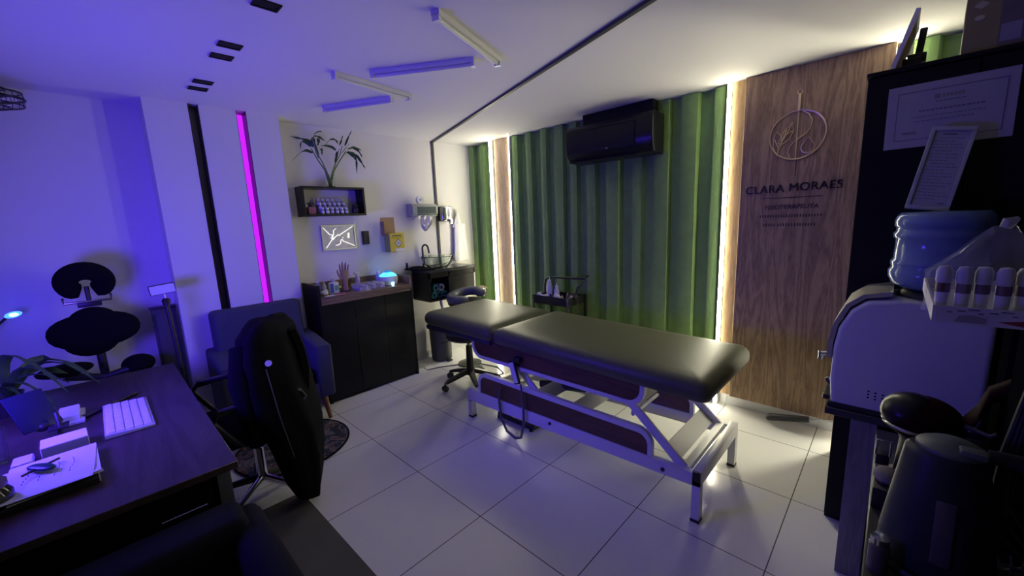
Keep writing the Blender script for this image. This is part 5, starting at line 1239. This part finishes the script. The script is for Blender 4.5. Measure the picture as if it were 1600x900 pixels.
# grey shelf unit under the cooler
su = thing('grey_shelf_unit', 'grey wooden shelf unit carrying the water cooler', 'shelf unit', (1.65, 0.95, 0))
MB().box(1.335, 1.96, 0.79, 1.13, 0.715, 0.745, 0.002, 1).build('top', mat('dark_shelf_top', (0.04, 0.04, 0.042), 0.5), su)
MB().box(1.42, 1.50, 0.80, 1.12, 0.0, 0.715).build('side_panel', GREYW, su)
MB().box(1.88, 1.96, 0.80, 1.12, 0.0, 0.715).build('side_panel', GREYW, su)
MB().box(1.50, 1.88, 0.80, 1.12, 0.34, 0.365).build('shelf_board', GREYW, su)
MB().box(1.50, 1.88, 1.10, 1.12, 0.0, 0.715).build('back_board', BLACK, su)

# water cooler
wco = thing('water_cooler', 'white countertop water cooler with chrome front trim, seen from its side', 'water cooler', (1.55, 0.96, 0.745))
pf = [(1.350, 0.755), (1.745, 0.748), (1.760, 0.80), (1.760, 1.19), (1.745, 1.207), (1.52, 1.213), (1.43, 1.200), (1.385, 1.160), (1.352, 1.08), (1.342, 1.00), (1.340, 0.86)]
CW = mat('cooler_white', (0.62, 0.62, 0.64), 0.4)
MB().prism(pf, 'Y', 0.805, 1.115, 0.016).build('body', CW, wco)
MB().prism([(1.34, 0.746), (1.76, 0.746), (1.76, 0.768), (1.342, 0.768)], 'Y', 0.80, 1.12, 0.003).build('base_skirt', BLACKP, wco)
def trim_pts(off): return [(1.336-off, 0.95), (1.334-off, 1.01), (1.345-off, 1.09), (1.378-off*0.8, 1.172+off*0.5), (1.425-off*0.5, 1.213+off*0.8), (1.50, 1.228+off)]
tp = MB(); A = trim_pts(0.014); Bp = trim_pts(-0.004); poly = A+Bp[::-1]; tp.prism(poly, 'Y', 0.82, 1.10); trm = tp.build('front_trim', mat('silver_trim', (0.55, 0.53, 0.47), 0.3, metal=0.6), wco)
MB().tube([(1.325, 0.86, 0.955), (1.300, 0.86, 0.950)], 0.012).cone((1.300, 0.86, 0.96), (1.298, 0.86, 0.925), 0.010, 0.008, 12).build('tap', CHROME, trm)
MB().tube([(1.325, 0.95, 0.80), (1.335, 0.95, 0.81)], 0.018).box(1.318, 1.345, 0.85, 1.05, 0.752, 0.775, 0.004).build('drip_tray', BLACKP, wco)
vh = MB()
for i in range(4):
    for j in range(3): vh.cone((1.463+0.021*i, 0.8045, 0.842-0.013*j-0.003*i), (1.463+0.021*i, 0.806, 0.842-0.013*j-0.003*i), 0.0036, 0.0036, 10)
vh.build('vent_holes', BLACK, wco)
MB().lathe((1.61, 0.96, 1.205), [(0.0, 0), (0.105, 0), (0.10, 0.02), (0.085, 0.034), (0, 0.034)], 36).build('bottle_socket', BLACKP, wco)
jg = thing('water_bottle', 'large blue ribbed water bottle upside down on the white cooler', 'water bottle', (1.61, 0.96, 1.24))
JUG = mat('blue_water_bottle', (0.17, 0.25, 0.42), 0.14, alpha=0.92)
def jp(): 
    return [(0, 0), (0.06, 0.0), (0.095, 0.008), (0.124, 0.026), (0.134, 0.050), (0.135, 0.074), (0.127, 0.088), (0.131, 0.100), (0.131, 0.110), (0.124, 0.118), (0.122, 0.175), (0.124, 0.196), (0.131, 0.203), (0.131, 0.217), (0.124, 0.226), (0.124, 0.238), (0.131, 0.246), (0.131, 0.262), (0.127, 0.280), (0.115, 0.294), (0.0, 0.297)]
MB().lathe((1.61, 0.96, 1.238), jp(), 56).build('bottle', JUG, jg, ang=60)

# framed document leaning on the bottle top
fd = thing('framed_document', 'narrow white-framed document standing on the blue water bottle against the cabinet', 'frame', (1.56, 1.0, 1.537))
Rd = Matrix.Rotation(0.17, 3, 'Y') @ Matrix.Rotation(-0.30, 3, 'X')
pv = (1.555, 1.0, 1.537)
def fbx(x0, x1, z0, z1, y0, y1, nm_, m_): return MB().box(x0, x1, y0, y1, z0, z1, 0.0015, 1, R=Rd, piv=pv).build(nm_, m_, fd)
GF = mat('grey_white_frame', (0.45, 0.46, 0.44), 0.5)
fr_ = MB()
X0, X1, Z0, Z1 = 1.500, 1.622, 1.540, 1.865
for a, b_, c, d_ in ((X0, X1, Z0, Z0+0.016), (X0, X1, Z1-0.016, Z1), (X0, X0+0.013, Z0+0.016, Z1-0.016), (X1-0.013, X1, Z0+0.016, Z1-0.016)): fr_.box(a, b_, 0.99, 1.006, c, d_, 0.002, 1, R=Rd, piv=pv)
fr_.build('frame', GF, fd)
fbx(X0+0.013, X1-0.013, Z0+0.016, Z1-0.016, 0.998, 1.004, 'document', mat('document_paper', (0.38, 0.38, 0.42), 0.6))
ln = MB()
for k in range(20):
    z_ = Z1-0.045-0.0125*k; x_ = X0+0.018+(0.012 if k % 4 == 0 else 0)
    while x_ < X1-0.03-(0.02 if k % 3 == 1 else 0):
        w_ = 0.008+0.010*((k*3+int(x_*1000)) % 5)/4; ln.box(x_, min(x_+w_, X1-0.018), 0.9972, 0.998, z_, z_+0.0022, R=Rd, piv=pv); x_ += w_+0.003
ln.box(1.535, 1.575, 0.9972, 0.998, Z1-0.032, Z1-0.026, R=Rd, piv=pv).box(1.585, 1.602, 0.9972, 0.998, Z0+0.026, Z0+0.031, R=Rd, piv=pv)
ln.build('text_lines', CI, fd)

# ---------------- near counter with kettle etc.
nc = thing('coffee_counter', 'dark low counter in the lower right corner holding the kettle', 'counter', (1.73, 0.1, 0))
MB().box(1.497, 1.97, -0.55, 0.62, 0.755, 0.775, 0.003, 1).build('top', mat('dark_grey_top', (0.045, 0.043, 0.045), 0.45), nc)
MB().box(1.53, 1.95, -0.52, 0.60, 0.04, 0.755).build('body', BLACK, nc)
MB().box(1.512, 1.53, -0.50, 0.02, 0.06, 0.745).build('door', BLACKL, nc)
MB().box(1.512, 1.53, 0.03, 0.59, 0.06, 0.745).build('door', BLACKL, nc)
kt = thing('electric_kettle', 'dark blue-grey electric kettle with a water window in the lower right', 'kettle', (1.61, -0.05, 0.776))
kx, ky = 1.605, -0.05
KM = mat('dark_blue_grey_plastic', (0.028, 0.032, 0.04), 0.42, spec=0.3)
MB().lathe((kx, ky, 0.776), [(0, 0), (0.095, 0), (0.097, 0.012), (0.092, 0.02), (0, 0.02)], 40).build('base', BLACKP, kt)
secs = []
for z, r in ((0.022, 0.085), (0.03, 0.090), (0.06, 0.089), (0.14, 0.080), (0.22, 0.068), (0.265, 0.0605), (0.277, 0.058), (0.283, 0.052)):
    ring = []
    for k in range(44):
        a = 2*PI*k/44; q = r
        da = (a-PI+PI) % (2*PI)-PI
        q += 0.006*max(0, 1-abs((a-PI))/0.35)*max(0, (z-0.17)/0.11)
        ring.append((kx+q*math.cos(a), ky+q*math.sin(a), 0.776+z))
    secs.append(ring)
MB().loft(secs).build('body', KM, kt)
LM = mat('grey_green_plastic', (0.10, 0.12, 0.115), 0.4)
kl = MB().lathe((kx+0.004, ky, 1.059), [(0, 0), (0.053, 0), (0.052, 0.006), (0.035, 0.016), (0, 0.019)], 36).build('lid', LM, kt)
MB().box(kx+0.012, kx+0.05, ky-0.045, ky-0.015, 1.066, 1.080, 0.004).build('lid_button', LM, kl)
MB().tube([(kx+0.055, ky, 1.062), (kx+0.095, ky, 1.065), (kx+0.125, ky, 1.04), (kx+0.138, ky, 0.98), (kx+0.14, ky, 0.90), (kx+0.13, ky, 0.84), (kx+0.10, ky, 0.815), (kx+0.083, ky, 0.815)], [0.014, 0.014, 0.015, 0.014, 0.014, 0.013, 0.013, 0.012], 12).build('handle', KM, kt)
Rk3 = rot('X', 0.09)
MB().box(kx-0.012, kx+0.018, ky-0.0885, ky-0.080, 0.84, 0.975, 0.004, R=rot('X', -0.125), piv=(kx, ky-0.086, 0.86)).build('water_window', mat('smoky_window', (0.10, 0.09, 0.10), 0.2), kt)

# red machine
rmn = thing('red_coffee_machine', 'dark red and black round-headed coffee machine behind the kettle', 'coffee machine', (1.60, 0.30, 0.776))
RED = mat('deep_red_plastic', (0.018, 0.002, 0.003), 0.6, spec=0.06)
MB().ball((1.585, 0.30, 0.975), 0.082, 0.085, 0.062, u=32, w=18).build('head', RED, rmn)
MB().ball((1.563, 0.296, 0.985), 0.066, 0.070, 0.058, u=32, w=18).build('front_cap', BLACKG, rmn)
MB().tube([(1.585+0.078*math.cos(a), 0.30+0.081*math.sin(a), 0.957) for a in [2*PI*i/40 for i in range(40)]], 0.006, 8, True).build('chrome_ring', mat('dark_chrome', (0.3, 0.29, 0.27), 0.2, metal=1.0), rmn)
MB().lathe((1.60, 0.30, 0.776), [(0, 0), (0.08, 0), (0.085, 0.01), (0.06, 0.03), (0.055, 0.13), (0.07, 0.17), (0, 0.17)], 32).build('column', BLACKP, rmn)
MB().loft([[(c[0]+0.0*k, c[1]+w_*math.cos(2*PI*k/14), c[2]+h_*math.sin(2*PI*k/14)) for k in range(14)] for c, w_, h_ in (((1.655, 0.28, 0.985), 0.03, 0.02), ((1.675, 0.26, 1.03), 0.03, 0.028), ((1.69, 0.268, 1.085), 0.027, 0.024), ((1.735, 0.272, 1.12), 0.026, 0.026), ((1.81, 0.272, 1.165), 0.025, 0.035), ((1.90, 0.272, 1.21), 0.025, 0.05))]).build('swing_arm', RED, rmn)
MB().tube([(1.655, 0.22, 1.01), (1.695, 0.20, 1.005), (1.705, 0.19, 1.02)], 0.006).build('lever', BLACKP, rmn)

# tall dark appliance with cables
ta = thing('tall_appliance', 'tall black appliance column with hanging cables at the right edge, under the printed tray', 'appliance', (1.82, 0.1, 0.776))
MB().box(1.715, 1.93, 0.05, 0.24, 0.776, 1.352, 0.008).build('housing', BLACKD, ta)
MB().box(1.75, 1.90, 0.042, 0.05, 0.86, 1.28, 0.003).build('front_panel', BLACKG, ta)
for k in range(3):
    MB().tube([(1.72-0.004*k, 0.035, 1.22), (1.705-0.008*k, 0.02, 1.05), (1.70-0.01*k, 0.0, 0.95-0.03*k), (1.73, -0.02, 0.90-0.025*k), (1.77, -0.01, 0.93-0.02*k), (1.79, 0.03, 1.05), (1.79, 0.04, 1.2)], 0.006, 8).build('cable_loop', BLACKP, ta)
# tray with printed sheet
trw = thing('printed_tray', 'white shallow tray with a grey and red printed side at the right edge', 'tray', (1.70, -0.08, 1.352))
TX0, TX1, TY0, TY1, TZ = 1.545, 1.92, -0.18, 0.20, 1.353
MB().box(TX0+0.012, TX1, TY0+0.01, TY1, TZ, TZ+0.005, 0.001, 1).build('bottom', WPLAST, trw)
def wall_(xa, ya, xb, yb): return None
tb_ = MB(); tb_.bar((TX0+0.006, TY0+0.004, TZ+0.015), (TX1, TY0+0.004, TZ+0.015), 0.004, 0.030).bar((TX0+0.004, TY0+0.004, TZ+0.015), (TX0+0.004, TY1, TZ+0.015), 0.004, 0.030).bar((TX0+0.006, TY1, TZ+0.015), (TX1, TY1, TZ+0.015), 0.004, 0.030)
tb_.build('walls', mat('tray_white', (0.62, 0.60, 0.60), 0.5, var=0.08, vscale=20), trw)
b = MB()
for k in range(26):
    x_ = TX0+0.02+0.0125*k; z_ = TZ+0.019+0.006*((k*7) % 3)/2; b.box(x_, x_+0.006+0.004*(k % 3), TY0+0.0012, TY0+0.0022, z_, z_+0.0022)
b.build('printed_marks', INK, trw)
MB().prism([(1.625, TZ+0.009), (1.66, TZ+0.015), (1.80, TZ+0.015), (1.80, TZ+0.003), (1.66, TZ+0.003)], 'Y', TY0+0.0010, TY0+0.0021).build('red_stripe', mat('red_print', (0.30, 0.03, 0.04), 0.6), trw)
MB().prism([(1.575, TZ+0.003), (1.58, TZ+0.014), (1.597, TZ+0.017), (1.612, TZ+0.013), (1.612, TZ+0.003)], 'Y', TY0+0.0010, TY0+0.0021).build('grey_picture', mat('grey_beige_print', (0.35, 0.32, 0.30), 0.6), trw)
CAPW = mat('cap_white', (0.62, 0.60, 0.66), 0.5); BRN = mat('brown_liquid', (0.12, 0.06, 0.025), 0.4)
firstc = None
names_ = ['leftmost', 'second from the left', 'third from the left', 'fourth from the left', 'rightmost']
for k, (x, y) in enumerate(((1.558, -0.145), (1.583, -0.148), (1.606, -0.143), (1.630, -0.148), (1.653, -0.140))):
    z = TZ+0.006
    lb = 'white-capped brown cup in the clear bag on the tray, %s' % names_[k]
    if firstc is None:
        t = thing('capped_cup', lb, 'cup', (x, y, z), 'white-capped cups in the clear bag')
        MB().lathe((x, y, z), [(0, 0), (0.008, 0), (0.0095, 0.04), (0.0095, 0.045)], 18).build('cup', WPLAST, t)
        MB().lathe((x, y, z+0.045), [(0.0098, 0), (0.0098, 0.017)], 18).build('brown_band', BRN, t)
        MB().lathe((x, y, z+0.062), [(0.0095, 0), (0.0112, 0.004), (0.0112, 0.022), (0.008, 0.030), (0, 0.032)], 18).build('cap', CAPW, t)
        firstc = t
    else: dup(firstc, (x, y, z), lb)
single('dark_pouch', MB().ball((1.76, -0.10, TZ+0.045), 0.075, 0.06, 0.04, u=16, w=10), BLACKF, 'dark pouch lying at the right of the cups on the tray', 'pouch')
# plastic bag
PL = mat('clear_bag_film', (0.75, 0.75, 0.82), 0.12, alpha=0.14)
bgo = thing('plastic_bag', 'clear crinkled plastic bag peaking over the capped cups on the tray', 'bag', (1.63, -0.10, TZ+0.006))
secs = []; rnd = random.Random(4)
for j, (z, cx_, hx_, hy_) in enumerate(((0.010, 1.612, 0.073, 0.038), (0.04, 1.610, 0.076, 0.042), (0.085, 1.610, 0.072, 0.040), (0.10, 1.612, 0.062, 0.034), (0.125, 1.616, 0.044, 0.026), (0.15, 1.620, 0.026, 0.016), (0.168, 1.622, 0.013, 0.008))):
    ring = []
    for k in range(30):
        a = 2*PI*k/30; cr_ = 1+rnd.uniform(-0.13, 0.13); ring.append((cx_+hx_*cr_*math.cos(a), -0.125+hy_*cr_*math.sin(a), TZ+z+rnd.uniform(-0.003, 0.003)))
    secs.append(ring)
MB().loft(secs, close=False).build('film', PL, bgo, ang=20)
MB().tube([(1.622, -0.125, TZ+0.166), (1.626, -0.125, TZ+0.176), (1.636, -0.12, TZ+0.182)], [0.007, 0.010, 0.004], 10).build('twisted_neck', mat('bunched_film', (0.55, 0.55, 0.6), 0.25, alpha=0.5), bgo)
# brown roll at far right
bp_ = thing('brown_paper_roll', 'grey-brown folded paper leaning at the right edge above the tray', 'paper', (1.80, 0.30, 1.35))
MB().box(1.765, 1.80, 0.262, 0.30, 1.354, 1.66, 0.002, R=rot('Y', 0.42), piv=(1.78, 0.28, 1.356)).build('sheet', mat('grey_brown_paper', (0.20, 0.18, 0.17), 0.7, var=0.25, vscale=18), bp_)
apb = MB().box(1.715, 1.93, 0.305, 0.40, 0.776, 1.352, 0.006)
single('black_storage_box', apb, BLACKD, 'tall black box directly behind the appliance column at the right edge', 'box')
# wire rack
wr_ = thing('wire_rack', 'thin dark wire rack on the counter right of the kettle', 'rack', (1.83, 0.0, 0.776))
w_ = MB()
for k in range(4): w_.tube([(1.70+0.06*k, -0.12, 0.78), (1.70+0.06*k, -0.12, 0.88), (1.70+0.06*k, -0.10, 0.895)], 0.0025, 6)
w_.tube([(1.69, -0.12, 0.885), (1.92, -0.12, 0.885)], 0.003, 6).tube([(1.69, -0.12, 0.80), (1.92, -0.12, 0.80)], 0.003, 6)
w_.build('wire', BLACKP, wr_)
# small things at the left edge of the counter
cpk = thing('napkin_pack', 'crumpled white napkin in a dark holder left of the kettle', 'napkin', (1.52, 0.18, 0.776))
MB().box(1.500, 1.560, 0.10, 0.24, 0.776, 0.835, 0.004).build('holder', BLACKP, cpk)
MB().ball((1.525, 0.165, 0.845), 0.028, 0.045, 0.018, u=9, w=6).build('napkin', mat('grey_napkin', (0.18, 0.17, 0.17), 0.9), cpk)
clp = thing('metal_clip', 'small bright metal clip behind the white napkin', 'clip', (1.515, 0.29, 0.776))
MB().box(1.500, 1.530, 0.27, 0.32, 0.776, 0.85, 0.004).build('base', BLACKP, clp)
MB().tube([(1.500, 0.27, 0.85), (1.500, 0.27, 0.895), (1.530, 0.27, 0.895), (1.530, 0.27, 0.85)], 0.003, 8).build('loop', CHROME, clp)
sbt = thing('glass_spice_jar', 'small glass jar with a metal rim at the bottom edge left of the kettle', 'jar', (1.55, -0.25, 0.776))
MB().lathe((1.520, -0.135, 0.776), [(0, 0), (0.018, 0), (0.018, 0.06), (0.014, 0.065)], 18).build('body', mat('smoky_glass2', (0.12, 0.10, 0.09), 0.2), sbt)
MB().lathe((1.520, -0.135, 0.841), [(0.016, 0), (0.016, 0.014), (0, 0.015)], 18).build('lid', CHROME, sbt)
